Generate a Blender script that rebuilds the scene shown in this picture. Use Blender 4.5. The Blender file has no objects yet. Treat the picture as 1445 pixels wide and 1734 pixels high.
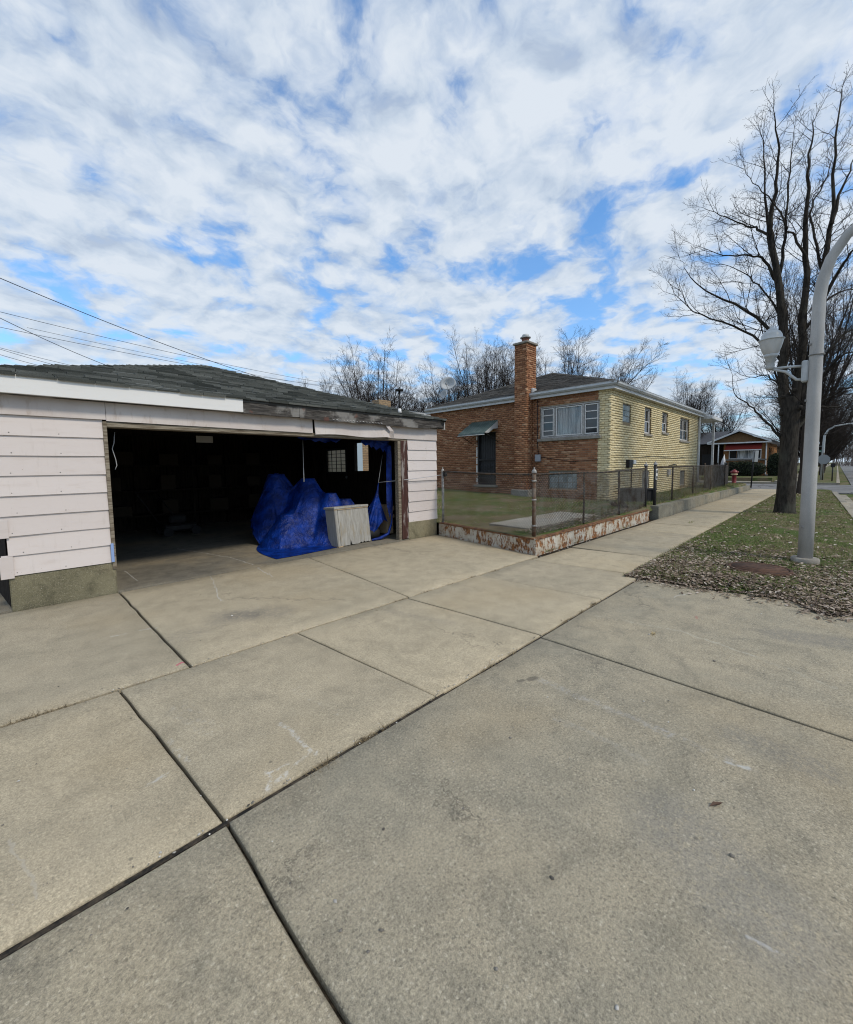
import bpy, math, random
import numpy as np
from mathutils import Vector, Matrix
random.seed(7); RNG = np.random.default_rng(7)
rad = math.radians
scene = bpy.context.scene
COL = scene.collection

# ------------------------------------------------------------------ camera
YAW, PIT, ROL = rad(44.8), rad(4.42), rad(-0.8)
FL, CX, CY, HC = 699.4, 722.5, 844.8, 1.5
_f = Vector((math.cos(YAW)*math.cos(PIT), math.sin(YAW)*math.cos(PIT), -math.sin(PIT)))
_r = _f.cross(Vector((0, 0, 1))).normalized(); _u = _r.cross(_f)
CR = _r*math.cos(ROL) + _u*math.sin(ROL); CU = -_r*math.sin(ROL) + _u*math.cos(ROL)
cam = bpy.data.cameras.new('camera'); camo = bpy.data.objects.new('camera', cam); COL.objects.link(camo)
camo.matrix_world = Matrix(((CR.x, CU.x, -_f.x, 0), (CR.y, CU.y, -_f.y, 0), (CR.z, CU.z, -_f.z, HC), (0, 0, 0, 1)))
cam.sensor_fit = 'HORIZONTAL'; cam.sensor_width = 36; cam.lens = FL/1445*36
cam.shift_y = -(867-CY)/1445; cam.clip_end = 3000; cam.clip_start = 0.05
scene.camera = camo
def ray(x, y): return _f*FL + CR*(x-CX) - CU*(y-CY)
def gnd(x, y, z=0.0): d = ray(x, y); return Vector((0, 0, HC)) + d*((z-HC)/d.z)
def onY(x, y, Y): d = ray(x, y); return Vector((0, 0, HC)) + d*(Y/d.y)
def onX(x, y, X): d = ray(x, y); return Vector((0, 0, HC)) + d*(X/d.x)

# ------------------------------------------------------------------ node helper
class NT:
    def __init__(s, tree):
        s.t = tree
    def n(s, typ, ins=None, **props):
        nd = s.t.nodes.new(typ)
        for k, v in props.items(): setattr(nd, k, v)
        for k, v in (ins or {}).items(): s.put(nd.inputs[k], v)
        return nd
    def put(s, sock, v):
        if hasattr(v, 'bl_idname') and hasattr(v, 'outputs'): v = v.outputs[0]
        if hasattr(v, 'is_output'): s.t.links.new(v, sock)
        else:
            if isinstance(v, (tuple, list)) and len(v) == 3 and sock.type == 'RGBA': v = (*v, 1)
            sock.default_value = v
    def math(s, op, a, b=0.0, c=None, clamp=False):
        nd = s.n('ShaderNodeMath', operation=op, use_clamp=clamp); s.put(nd.inputs[0], a); s.put(nd.inputs[1], b)
        if c is not None: s.put(nd.inputs[2], c)
        return nd.outputs[0]
    def vm(s, op, a, b=None, out=0, sc=None):
        nd = s.n('ShaderNodeVectorMath', operation=op); s.put(nd.inputs[0], a)
        if b is not None: s.put(nd.inputs[1], b)
        if sc is not None: s.put(nd.inputs[3], sc)
        return nd.outputs[out]
    def noise(s, vec, scale, detail=4, rough=.55, dist=0.0, col=False):
        nd = s.n('ShaderNodeTexNoise', {'Vector': vec, 'Scale': scale, 'Detail': detail, 'Roughness': rough, 'Distortion': dist})
        return nd.outputs[1 if col else 0]
    def voro(s, vec, scale, feature='F1', out=0):
        nd = s.n('ShaderNodeTexVoronoi', {'Vector': vec, 'Scale': scale}, feature=feature)
        return nd.outputs[out]
    def ramp(s, fac, stops, interp='LINEAR'):
        nd = s.n('ShaderNodeValToRGB'); s.put(nd.inputs[0], fac); cr = nd.color_ramp; cr.interpolation = interp
        while len(cr.elements) < len(stops): cr.elements.new(.5)
        for e, (p, c) in zip(cr.elements, stops):
            e.position = p; e.color = (c, c, c, 1) if not isinstance(c, (tuple, list)) else (*c, 1)
        return nd.outputs[0]
    def mix(s, fac, a, b, mode='MIX'):
        nd = s.n('ShaderNodeMix', data_type='RGBA', blend_type=mode, clamp_factor=True)
        s.put(nd.inputs[0], fac); s.put(nd.inputs[6], a); s.put(nd.inputs[7], b)
        return nd.outputs[2]
    def step(s, x, lo, hi):
        nd = s.n('ShaderNodeMapRange', {0: x, 1: lo, 2: hi, 3: 0.0, 4: 1.0}, interpolation_type='SMOOTHSTEP')
        return nd.outputs[0]
    def obj(s): return s.n('ShaderNodeTexCoord').outputs['Object']
    def scale(s, v, x, y, z): return s.vm('MULTIPLY', v, (x, y, z))
    def bump(s, h, strength=.3, dist=.01, normal=None):
        nd = s.n('ShaderNodeBump', {'Height': h, 'Strength': strength, 'Distance': dist})
        if normal is not None: s.put(nd.inputs['Normal'], normal)
        return nd.outputs[0]
    def rnd(s):
        a = s.n('ShaderNodeObjectInfo').outputs['Random']; b = s.n('ShaderNodeNewGeometry').outputs['Random Per Island']
        return s.math('FRACT', s.math('ADD', a, b))
    def segdist(s, p, a, b):
        ab = Vector((b[0]-a[0], b[1]-a[1], 0)); L2 = ab.length_squared
        pa = s.vm('SUBTRACT', p, (a[0], a[1], 0))
        t = s.math('DIVIDE', s.vm('DOT_PRODUCT', pa, tuple(ab), out=1), L2, clamp=True)
        q = s.vm('SCALE', tuple(ab), sc=t)
        return s.vm('LENGTH', s.vm('SUBTRACT', pa, q), out=1)

MATS = {}
def mat(name, fn=None, color=(.5, .5, .5), rough=.8, metal=0.0, spec=.3, trans=0.0, emit=None):
    if name in MATS: return MATS[name]
    m = bpy.data.materials.new(name); m.use_nodes = True; t = m.node_tree; s = NT(t)
    b = t.nodes['Principled BSDF']
    s.put(b.inputs['Base Color'], color); b.inputs['Roughness'].default_value = rough
    b.inputs['Metallic'].default_value = metal; b.inputs['Specular IOR Level'].default_value = spec
    b.inputs['Transmission Weight'].default_value = trans
    if fn:
        r = fn(s, b)
        if r is not None: s.put(b.inputs['Base Color'], r)
    MATS[name] = m
    return m

# ------------------------------------------------------------------ world, sun, exposure
SUN_EL, SUN_AZ = rad(47), Vector((0.10, -1.0, 0)).normalized()
w = bpy.data.worlds.new('World'); scene.world = w; w.use_nodes = True
W = NT(w.node_tree); bg = w.node_tree.nodes['Background']
sky = W.n('ShaderNodeTexSky', sky_type='NISHITA', sun_disc=False, sun_elevation=SUN_EL,
          sun_rotation=math.atan2(SUN_AZ.x, SUN_AZ.y), air_density=1.0, dust_density=.3, ozone_density=2.0)
gdir = W.n('ShaderNodeTexCoord').outputs['Generated']
sx = W.n('ShaderNodeSeparateXYZ', {0: gdir})
zc = W.math('MAXIMUM', sx.outputs[2], 0.0)
den = W.math('ADD', zc, .18)
pl = W.n('ShaderNodeCombineXYZ', {0: W.math('DIVIDE', sx.outputs[0], den), 1: W.math('DIVIDE', sx.outputs[1], den), 2: 0.0}).outputs[0]
# a high sheet of small soft puffs with ragged gaps
str_ = W.vm('ADD', pl, (2.6, 12.3, 0))
wrp = W.vm('ADD', str_, W.vm('SCALE', W.vm('SUBTRACT', W.noise(str_, 3.4, 4, .55, col=True), (.5, .5, .5)), sc=.20))
big = W.noise(wrp, 1.25, 3, .5)
cell = W.noise(wrp, 5.6, 12, .56)
puff = W.math('SUBTRACT', 1.0, W.n('ShaderNodeTexVoronoi', {'Vector': W.vm('ADD', wrp, W.vm('SCALE', W.noise(wrp, 10, 5, .55, col=True), sc=.16)), 'Scale': 5.5, 'Smoothness': .85}, feature='SMOOTH_F1').outputs[0])
dens = W.math('ADD', W.math('ADD', W.math('MULTIPLY', big, .44), W.math('MULTIPLY', cell, .60)), W.math('MULTIPLY', puff, .26))
cov = W.ramp(dens, [(.535, .06), (.58, .36), (.63, .80), (.70, .98)])
lit = W.math('ADD', W.math('MULTIPLY', W.math('SUBTRACT', W.noise(W.vm('ADD', wrp, (.04, .05, 0)), 5.6, 12, .56), cell), 1.8), W.math('ADD', W.math('MULTIPLY', puff, -.40), W.math('MULTIPLY', W.noise(W.vm('ADD', wrp, (5, 3, 0)), 1.7, 5, .5), .95)))
ccol = W.ramp(W.math('ADD', lit, .15), [(.15, (5.3, 5.75, 6.3)), (.34, (4.75, 5.3, 6.0)), (.52, (4.1, 4.75, 5.6)), (.72, (3.3, 3.95, 4.95))])
hz = W.ramp(zc, [(0.0, .80), (.10, .42), (.22, .14), (.5, 0.0)])
skyc = W.mix(1.0, sky.outputs[0], (.80, 1.32, 1.66), 'MULTIPLY')
c1 = W.mix(cov, skyc, ccol)
c2 = W.mix(hz, c1, (4.3, 5.1, 6.0))
W.put(bg.inputs[0], c2); bg.inputs[1].default_value = 0.1
sl = bpy.data.lights.new('sun', 'SUN'); sl.energy = 1.5; sl.angle = rad(10); sl.color = (1.0, .90, .74)
so = bpy.data.objects.new('sun', sl); COL.objects.link(so)
sdir = Vector((SUN_AZ.x*math.cos(SUN_EL), SUN_AZ.y*math.cos(SUN_EL), math.sin(SUN_EL)))
so.rotation_euler = sdir.to_track_quat('Z', 'Y').to_euler(); so.location = sdir*60
vs = scene.view_settings; vs.view_transform = 'Standard'; vs.look = 'None'; vs.exposure = 0.50; vs.gamma = 1.0; vs.use_curve_mapping = False
scene.cycles.filter_width = 1.1; scene.cycles.max_bounces = 6; scene.cycles.transparent_max_bounces = 12

# ------------------------------------------------------------------ object helpers
def tag(o, label=None, cat=None, group=None, kind=None):
    if label: o['label'] = label
    if cat: o['category'] = cat
    if group: o['group'] = group
    if kind: o['kind'] = kind
    return o
def link(o, parent=None):
    COL.objects.link(o)
    if parent is not None: o.parent = parent
    return o
PARLOC = {}
def thing(name, label, cat, loc=(0, 0, 0), group=None):
    o = bpy.data.objects.new(name, None); o.empty_display_size = .1; COL.objects.link(o); o.location = loc
    PARLOC[o.name] = Vector(loc)
    return tag(o, label, cat, group)
class MB:
    """collects shapes in world coordinates; build() links them as ONE mesh"""
    def __init__(s): s.v = []; s.f = []; s.sm = []
    def add(s, vs, fs, smooth=False):
        o = len(s.v); s.v += [tuple(p) for p in vs]; s.f += [tuple(i+o for i in f) for f in fs]; s.sm += [smooth]*len(fs); return s
    def box(s, a, b, m=None):
        (x0, y0, z0), (x1, y1, z1) = a, b
        vs = [Vector(p) for p in ((x0, y0, z0), (x1, y0, z0), (x1, y1, z0), (x0, y1, z0), (x0, y0, z1), (x1, y0, z1), (x1, y1, z1), (x0, y1, z1))]
        if m is not None: vs = [m @ p for p in vs]
        return s.add(vs, [(0, 3, 2, 1), (4, 5, 6, 7), (0, 1, 5, 4), (1, 2, 6, 5), (2, 3, 7, 6), (3, 0, 4, 7)])
    def bbox(s, a, b, r=.01, m=None):
        """box with chamfered edges"""
        a = Vector(a); b = Vector(b); c = (a+b)/2; h = (b-a)/2; r = min(r, h.x*.45, h.y*.45, h.z*.45)
        vs = []; idx = {}
        for sx_ in (-1, 1):
            for sy_ in (-1, 1):
                for sz_ in (-1, 1):
                    for ax in range(3):
                        p = [sx_*(h.x-r), sy_*(h.y-r), sz_*(h.z-r)]; p[ax] += r*(sx_, sy_, sz_)[ax]
                        idx[(sx_, sy_, sz_, ax)] = len(vs); q = c+Vector(p); vs.append(m @ q if m is not None else q)
        fs = []
        for ax in range(3):
            o1, o2 = (ax+1) % 3, (ax+2) % 3
            for sg in (-1, 1):
                L = []
                for s1, s2 in ((-1, -1), (1, -1), (1, 1), (-1, 1)):
                    k = [0, 0, 0]; k[ax] = sg; k[o1] = s1; k[o2] = s2; L.append(idx[(*k, ax)])
                fs.append(tuple(L) if sg > 0 else tuple(L[::-1]))
            for s1 in (-1, 1):
                for s2 in (-1, 1):
                    k0 = [0, 0, 0]; k0[ax] = -1; k0[o1] = s1; k0[o2] = s2; k1 = list(k0); k1[ax] = 1
                    q = [idx[(*k0, o1)], idx[(*k1, o1)], idx[(*k1, o2)], idx[(*k0, o2)]]
                    fs.append(tuple(q) if s1*s2 < 0 else tuple(q[::-1]))
        for k in [(i, j, l) for i in (-1, 1) for j in (-1, 1) for l in (-1, 1)]:
            t_ = [idx[(*k, 0)], idx[(*k, 1)], idx[(*k, 2)]]
            fs.append(tuple(t_) if k[0]*k[1]*k[2] > 0 else tuple(t_[::-1]))
        return s.add(vs, fs)
    def tube(s, pts, r, n=8, cap=True, smooth=True):
        pts = [Vector(p) for p in pts]; R = r if isinstance(r, (list, tuple)) else [r]*len(pts)
        d0 = (pts[1]-pts[0]).normalized(); ref = Vector((0, 0, 1)) if abs(d0.z) < .9 else Vector((1, 0, 0))
        x = d0.cross(ref).normalized(); vs = []
        for i, p in enumerate(pts):
            d = (pts[min(i+1, len(pts)-1)]-pts[max(i-1, 0)]).normalized()
            x = (x - d*x.dot(d)); x = x.normalized() if x.length > 1e-6 else d.orthogonal().normalized(); y = d.cross(x)
            for k in range(n):
                a = 2*math.pi*k/n; vs.append(p + (x*math.cos(a)+y*math.sin(a))*R[i])
        fs = [(i*n+k, i*n+(k+1) % n, (i+1)*n+(k+1) % n, (i+1)*n+k) for i in range(len(pts)-1) for k in range(n)]
        s.add(vs, fs, smooth)
        if cap and n > 2:
            o = len(s.v)-len(vs); s.f += [tuple(o+k for k in range(n))[::-1], tuple(o+(len(pts)-1)*n+k for k in range(n))]; s.sm += [False, False]
        return s
    def lathe(s, c, prof, n=20, m=None):
        vs = []
        for (r, z) in prof:
            for k in range(n):
                a = 2*math.pi*k/n; p = Vector((c[0]+r*math.cos(a), c[1]+r*math.sin(a), c[2]+z)); vs.append(m @ p if m else p)
        fs = [(i*n+k, i*n+(k+1) % n, (i+1)*n+(k+1) % n, (i+1)*n+k) for i in range(len(prof)-1) for k in range(n)]
        return s.add(vs, fs, True)
    def prism(s, poly, z0, z1):
        n = len(poly); vs = [(x, y, z0) for x, y in poly]+[(x, y, z1) for x, y in poly]
        return s.add(vs, [tuple(range(n))[::-1], tuple(range(n, 2*n))]+[(k, (k+1) % n, n+(k+1) % n, n+k) for k in range(n)])
    def build(s, name, m, parent=None, origin=None):
        """origin: put the object's origin here (else the world's); vertices stay where they are"""
        pl_ = Vector((0, 0, 0))
        if parent is not None and parent.name in PARLOC: pl_ = PARLOC[parent.name]
        off = Vector(origin) if origin is not None else Vector((0, 0, 0))
        me = bpy.data.meshes.new(name); me.from_pydata([(x-off.x, y-off.y, z-off.z) for x, y, z in s.v], [], s.f)
        me.polygons.foreach_set('use_smooth', s.sm); me.update()
        if m is not None: me.materials.append(m)
        o = bpy.data.objects.new(name, me); link(o, parent); o.location = off-pl_; PARLOC[o.name] = off
        return o
def npmesh(name, V, F, m, parent=None, smooth=False):
    """V (n,3), F (k,3|4) numpy"""
    me = bpy.data.meshes.new(name); V = np.asarray(V, np.float32); F = np.asarray(F, np.int32); k = F.shape[1]
    me.vertices.add(len(V)); me.vertices.foreach_set('co', V.ravel()); me.loops.add(F.size); me.loops.foreach_set('vertex_index', F.ravel())
    me.polygons.add(len(F)); me.polygons.foreach_set('loop_start', np.arange(0, F.size, k, dtype=np.int32))
    me.polygons.foreach_set('loop_total', np.full(len(F), k, np.int32)); me.update(calc_edges=True)
    if smooth: me.polygons.foreach_set('use_smooth', np.ones(len(F), bool))
    if m is not None: me.materials.append(m)
    o = bpy.data.objects.new(name, me); link(o, parent); PARLOC[o.name] = Vector((0, 0, 0))
    if parent is not None and parent.name in PARLOC: o.location = -PARLOC[parent.name]
    return o
def hash2(x, y): return (math.sin(x*127.1+y*311.7)*43758.5453) % 1.0
def vnoise(x, y):
    xi, yi = math.floor(x), math.floor(y); fx, fy = x-xi, y-yi; fx = fx*fx*(3-2*fx); fy = fy*fy*(3-2*fy)
    a = hash2(xi, yi)*(1-fx)+hash2(xi+1, yi)*fx; b = hash2(xi, yi+1)*(1-fx)+hash2(xi+1, yi+1)*fx
    return a*(1-fy)+b*fy

# ------------------------------------------------------------------ materials
def concrete(name, base, dark, agg, aggs, marks=(), stain=.5, bump=.25, brooms=0.0):
    def fn(s, b):
        p = s.obj(); r = s.n('ShaderNodeObjectInfo').outputs['Random']
        big = s.noise(p, .9, 5, .6); mid = s.noise(p, 5, 6, .65, .4); fine = s.noise(p, 90, 3, .7); grit = s.noise(p, 260, 2, .7)
        c = s.mix(s.step(big, .3, .72), dark, base)
        c = s.mix(s.math('MULTIPLY', s.step(mid, .45, .75), .45), c, tuple(x*1.22 for x in base))
        c = s.mix(s.math('MULTIPLY', s.step(mid, .52, .3), stain), c, tuple(x*.72 for x in dark))
        pv = s.vm('ADD', p, s.vm('SCALE', s.noise(p, aggs*.9, 2, .6, col=True), sc=1.1/aggs))
        v = s.voro(pv, aggs); vc = s.voro(pv, aggs, out=1)
        sep = s.n('ShaderNodeSeparateColor', {0: vc}).outputs[0]
        stone = s.ramp(sep, [(0, (.10, .09, .075)), (.45, (.25, .22, .165)), (.8, (.40, .345, .25)), (1, (.52, .47, .37))])
        c = s.mix(s.math('MULTIPLY', s.math('MULTIPLY', s.step(v, .62, .30), s.step(s.noise(p, 2.2, 5, .65), .22, .58)), agg), c, stone)
        warm = s.noise(p, .55, 4, .55)
        c = s.mix(s.math('MULTIPLY', s.step(warm, .48, .68), .38), c, (.36, .285, .175))
        c = s.mix(.60, c, s.ramp(fine, [(.3, .28), (.5, .5), (.7, .72)]), 'OVERLAY')
        c = s.mix(.5, c, s.ramp(grit, [(.3, .22), (.7, .78)]), 'OVERLAY')
        pit = s.step(s.noise(p, 38, 2, .5), .71, .76)
        c = s.mix(s.math('MULTIPLY', pit, .5), c, (.09, .085, .075))
        c = s.mix(.5, c, s.mix(r, (.38, .39, .405), (.60, .585, .56)), 'OVERLAY')
        sp1 = s.step(s.voro(s.vm('ADD', p, s.vm('SCALE', s.noise(p, 40, 3, col=True), sc=.012)), 3.1), .034, .022)
        sp2 = s.step(s.voro(s.vm('ADD', p, (7.3, 2.1, 0)), 5.3), .030, .018)
        c = s.mix(s.math('MULTIPLY', sp1, .55), c, (.075, .068, .058)); c = s.mix(s.math('MULTIPLY', sp2, .5), c, (.50, .47, .40))
        ck = s.voro(s.vm('ADD', p, s.vm('SCALE', s.noise(p, 2.5, 6, .7, col=True), sc=.9)), .33, 'DISTANCE_TO_EDGE')
        c = s.mix(s.math('MULTIPLY', s.math('MULTIPLY', s.step(ck, .0045, .0015), s.step(s.noise(p, .7, 3), .50, .58)), .55), c, (.09, .08, .065))
        brk = s.noise(p, 26, 5, .75)
        pw = s.vm('ADD', p, s.vm('SCALE', s.vm('SUBTRACT', s.noise(p, 7, 3, col=True), (.5, .5, .5)), sc=.10))
        pw = s.vm('MULTIPLY', pw, (1, 1, 0))
        for (a, q, wd, colr, st, bk) in marks:
            d = s.segdist(pw, a, q); msk = s.step(d, wd, wd*.25)
            if bk > 0: msk = s.math('MULTIPLY', msk, s.step(brk, bk-.1, bk+.12))
            c = s.mix(s.math('MULTIPLY', msk, st*.72), c, colr)
        h = s.math('ADD', s.math('MULTIPLY', fine, .7), s.math('ADD', s.math('MULTIPLY', s.step(v, .5, .1), agg*.6), s.math('MULTIPLY', pit, -1.0)))
        if brooms: h = s.math('ADD', h, s.math('MULTIPLY', s.noise(s.scale(p, 3, 170, 1), 1, 2), brooms))
        s.put(b.inputs['Normal'], s.bump(h, bump, .004)); s.put(b.inputs['Roughness'], s.math('ADD', .82, s.math('MULTIPLY', fine, .12)))
        return c
    return mat(name, fn, spec=.25)
def G2(x, y): q = gnd(x, y); return (q.x, q.y)
CH = (.55, .54, .51)
M_walk = concrete('sidewalk concrete', (.412, .350, .246), (.350, .302, .215), .24, 120, [
    (G2(478, 1226), G2(532, 1276), .022, CH, .85, .5), (G2(532, 1272), G2(478, 1316), .016, CH, .55, .56), (G2(455, 1308), G2(456, 1336), .02, CH, .8, .48),
    (G2(456, 1310), G2(492, 1294), .014, CH, .7, .5), (G2(458, 1332), G2(486, 1312), .018, CH, .8, .5), (G2(250, 1328), G2(288, 1310), .02, CH, .7, .5),
    (G2(285, 1252), G2(322, 1292), .022, CH, .55, .55), (G2(300, 1195), G2(350, 1235), .10, CH, .3, .58), (G2(500, 1165), G2(580, 1210), .05, CH, .4, .6),
    (G2(20, 1420), G2(62, 1520), .008, (.40, .36, .29), .8, 0), (G2(660, 1035), G2(760, 1055), .10, (.17, .16, .14), .35, .45)], stain=.45)
M_drive = concrete('driveway concrete', (.402, .342, .242), (.345, .298, .212), .22, 120, [
    (G2(385, 1045), G2(470, 1035), .30, (.13, .125, .115), .55, .42), (G2(400, 1042), G2(430, 1040), .16, (.10, .095, .09), .5, .4), (G2(300, 1080), G2(350, 1065), .22, (.17, .16, .145), .4, .5),
    (G2(357, 972), G2(373, 1018), .008, CH, .75, 0), (G2(418, 950), G2(455, 974), .010, CH, .8, 0), (G2(455, 970), G2(462, 978), .007, CH, .8, 0),
    (G2(190, 1078), G2(212, 1073), .022, CH, .7, .5), (G2(240, 1067), G2(262, 1063), .022, CH, .8, .45), (G2(302, 1126), G2(310, 1120), .014, (.5, .02, .12), .9, 0)], stain=.4)
M_apron = concrete('apron concrete', (.350, .302, .215), (.270, .245, .185), .50, 92, [
    (G2(915, 1150), G2(1130, 1240), .045, (.38, .37, .35), .55, .5), (G2(1130, 1240), G2(1270, 1300), .05, (.40, .39, .37), .45, .55), (G2(940, 1215), G2(1100, 1290), .035, (.37, .35, .30), .5, .5),
    (G2(1000, 1040), G2(1150, 1068), .02, (.45, .42, .34), .6, .5), (G2(1150, 1068), G2(1275, 1110), .022, (.45, .42, .34), .7, .45), (G2(1275, 1110), G2(1420, 1165), .03, (.42, .39, .31), .5, .5),
    (G2(896, 1150), G2(908, 1147), .030, (.055, .05, .045), .85, .3), (G2(875, 1152), G2(886, 1151), .022, (.06, .055, .05), .8, .3),
    (G2(1180, 1048), G2(1178, 1044), .02, (.42, .14, .12), .6, .4), (G2(1320, 1075), G2(1440, 1090), .22, (.14, .137, .13), .6, .42), (G2(1250, 1245), G2(1380, 1300), .16, (.13, .13, .125), .5, .45),
    (G2(1150, 1400), G2(1300, 1560), .30, (.17, .17, .165), .5, .42), (G2(1270, 1590), G2(1310, 1610), .012, (.45, .44, .42), .8, .4), (G2(1080, 1008), G2(1160, 1016), .016, (.42, .40, .33), .6, .5),
    (G2(1142, 1011), G2(1164, 1005), .012, (.45, .43, .38), .8, 0), (G2(1230, 1290), G2(1260, 1297), .018, (.5, .5, .48), .8, .4)], stain=.6, bump=.4)
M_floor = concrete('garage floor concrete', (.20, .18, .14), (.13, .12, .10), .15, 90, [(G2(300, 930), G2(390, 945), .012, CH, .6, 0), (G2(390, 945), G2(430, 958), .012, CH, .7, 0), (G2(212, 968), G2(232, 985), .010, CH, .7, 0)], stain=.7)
M_found = concrete('foundation concrete', (.215, .195, .125), (.13, .12, .075), .25, 70, stain=.9, bump=.5)
M_wallc = concrete('retaining wall concrete', (.25, .235, .19), (.15, .145, .115), .3, 60, stain=.8, bump=.5)
M_kerb = concrete('kerb concrete', (.34, .31, .25), (.24, .22, .18), .3, 60, stain=.5)
M_white_slab = concrete('yard slab concrete', (.38, .36, .31), (.27, .25, .21), .3, 60, stain=.4)
def road_fn(s, b):
    p = s.obj(); c = s.mix(s.step(s.noise(p, .5, 5), .35, .7), (.14, .138, .135), (.20, .196, .19))
    c = s.mix(.5, c, s.ramp(s.noise(p, 40, 4, .7), [(.3, .3), (.7, .7)]), 'OVERLAY')
    cr = s.voro(s.vm('ADD', p, s.vm('SCALE', s.noise(p, 1.3, 4, col=True), sc=.8)), .35, 'DISTANCE_TO_EDGE')
    return s.mix(s.step(cr, .012, .004), c, (.045, .043, .04))
M_road = mat('road', road_fn, rough=.9)
def soil_fn(s, b):
    p = s.obj(); c = s.mix(s.step(s.noise(p, 6, 6, .7), .35, .7), (.035, .028, .02), (.10, .08, .055))
    s.put(b.inputs['Normal'], s.bump(s.noise(p, 60, 4, .7), .8, .02)); return c
M_soil = mat('soil', soil_fn, rough=.95, spec=.1)
def turf_fn(s, b):
    p = s.obj(); a = s.noise(p, 1.1, 5, .6); c = s.mix(s.step(a, .40, .60), (.160, .130, .080), (.075, .105, .030))
    c = s.mix(.6, c, s.ramp(s.noise(p, 45, 4, .75), [(.3, .22), (.7, .75)]), 'OVERLAY')
    s.put(b.inputs['Normal'], s.bump(s.noise(p, 70, 4, .7), .7, .02)); return c
M_turf = mat('turf soil', turf_fn, rough=.95, spec=.1)
def joint_fn(s, b):
    p = s.obj(); return s.mix(s.step(s.noise(p, 30, 5, .7), .35, .7), (.010, .009, .008), (.075, .060, .042))
M_joint = mat('joint dirt', joint_fn, rough=.95, spec=.05)
def grass_fn(s, b):
    p = s.obj(); r = s.rnd(); patch = s.noise(p, .9, 4, .6)
    g = s.mix(r, (.070, .130, .024), (.165, .225, .050)); st = s.mix(r, (.24, .195, .105), (.42, .35, .21))
    k = s.math('LESS_THAN', s.math('ADD', r, s.math('MULTIPLY', patch, 1.0)), .98)
    return s.mix(k, g, st)
M_grass = mat('grass blades', grass_fn, rough=.7, spec=.2)
def leaf_fn(s, b):
    r = s.rnd(); return s.ramp(r, [(0, (.05, .036, .026)), (.3, (.14, .10, .07)), (.6, (.27, .205, .15)), (.85, (.36, .29, .23)), (1, (.52, .46, .40))])
M_leaf = mat('dead leaves', leaf_fn, rough=.75, spec=.2)
def siding_fn(s, b):
    p = s.obj(); r = s.n('ShaderNodeObjectInfo').outputs['Random']
    c = s.mix(r, (.60, .535, .505), (.66, .595, .565))
    c = s.mix(s.math('MULTIPLY', s.step(s.noise(s.scale(p, 1, 1, 5), 3, 5, .65), .52, .75), .35), c, (.50, .42, .37))
    c = s.mix(s.math('MULTIPLY', s.step(s.noise(s.scale(p, .6, 1, 9), 14, 4, .7), .60, .78), .30), c, (.34, .30, .27))
    c = s.mix(s.step(s.noise(p, 55, 3, .6), .72, .77), c, (.30, .22, .17))
    c = s.mix(s.math('MULTIPLY', s.step(s.noise(s.scale(p, 7, 7, .8), 2.4, 6, .7), .56, .74), .28), c, (.40, .35, .30))
    s.put(b.inputs['Normal'], s.bump(s.math('ADD', s.noise(s.scale(p, 1, 1, .4), 12, 3), s.math('MULTIPLY', s.noise(s.scale(p, .8, 1, 2.5), 5, 3), 1.5)), .16, .006)); return c
M_siding = mat('pale pink siding', siding_fn, rough=.5, spec=.4)
def soff_fn(s, b):
    p = s.obj(); c = s.mix(s.step(s.noise(p, 2, 5), .35, .7), (.53, .47, .44), (.61, .56, .53))
    return s.mix(s.math('MULTIPLY', s.step(s.noise(s.scale(p, 1, 1, .3), 9, 5, .7), .55, .75), .5), c, (.33, .25, .19))
M_header = mat('header panel', soff_fn, rough=.55, spec=.35)
M_whitefascia = mat('white aluminium fascia', lambda s, b: s.mix(s.math('MULTIPLY', s.step(s.noise(s.scale(s.obj(), .5, 1, 4), 4, 5, .65), .5, .75), .4), (.74, .73, .71), (.64, .615, .585)), rough=.42, spec=.5)
def oldwood_fn(s, b):
    p = s.obj(); g = s.noise(s.scale(p, 1.5, 8, 26), 3, 6, .7, .6); k = s.noise(p, 2.3, 5, .6)
    c = s.mix(s.step(g, .35, .68), (.022, .020, .019), (.12, .11, .10))
    c = s.mix(s.math('MULTIPLY', s.step(k, .50, .62), .75), c, (.27, .26, .245))
    c = s.mix(s.math('MULTIPLY', s.step(s.noise(p, 9, 4, .7), .66, .74), .7), c, (.40, .39, .37))
    c = s.mix(s.math('MULTIPLY', s.step(s.noise(p, 3.7, 3, .6), .64, .7), .5), c, (.16, .06, .04))
    s.put(b.inputs['Normal'], s.bump(g, .7, .008)); return c
M_oldwood = mat('weathered fascia wood', oldwood_fn, rough=.85, spec=.2)
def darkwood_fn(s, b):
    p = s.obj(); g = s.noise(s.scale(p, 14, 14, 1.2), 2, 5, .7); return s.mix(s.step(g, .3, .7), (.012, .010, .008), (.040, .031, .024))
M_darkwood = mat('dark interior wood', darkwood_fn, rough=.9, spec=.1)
def redjamb_fn(s, b):
    p = s.obj(); g = s.noise(s.scale(p, 20, 20, 1.6), 2, 6, .75, .5)
    c = s.mix(s.step(g, .35, .65), (.045, .018, .014), (.085, .038, .030))
    c = s.mix(s.math('MULTIPLY', s.step(s.noise(s.scale(p, 6, 6, 1.2), 1.4, 5, .7), .52, .62), .8), c, (.30, .27, .25))
    s.put(b.inputs['Normal'], s.bump(g, .6, .006)); return c
M_redjamb = mat('flaking red jamb paint', redjamb_fn, rough=.8)
def lint_fn(s, b):
    p = s.obj(); g = s.noise(s.scale(p, 2, 20, 30), 2, 6, .7); c = s.mix(s.step(g, .35, .65), (.10, .075, .05), (.30, .26, .20))
    s.put(b.inputs['Normal'], s.bump(g, .6, .006)); return c
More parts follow.
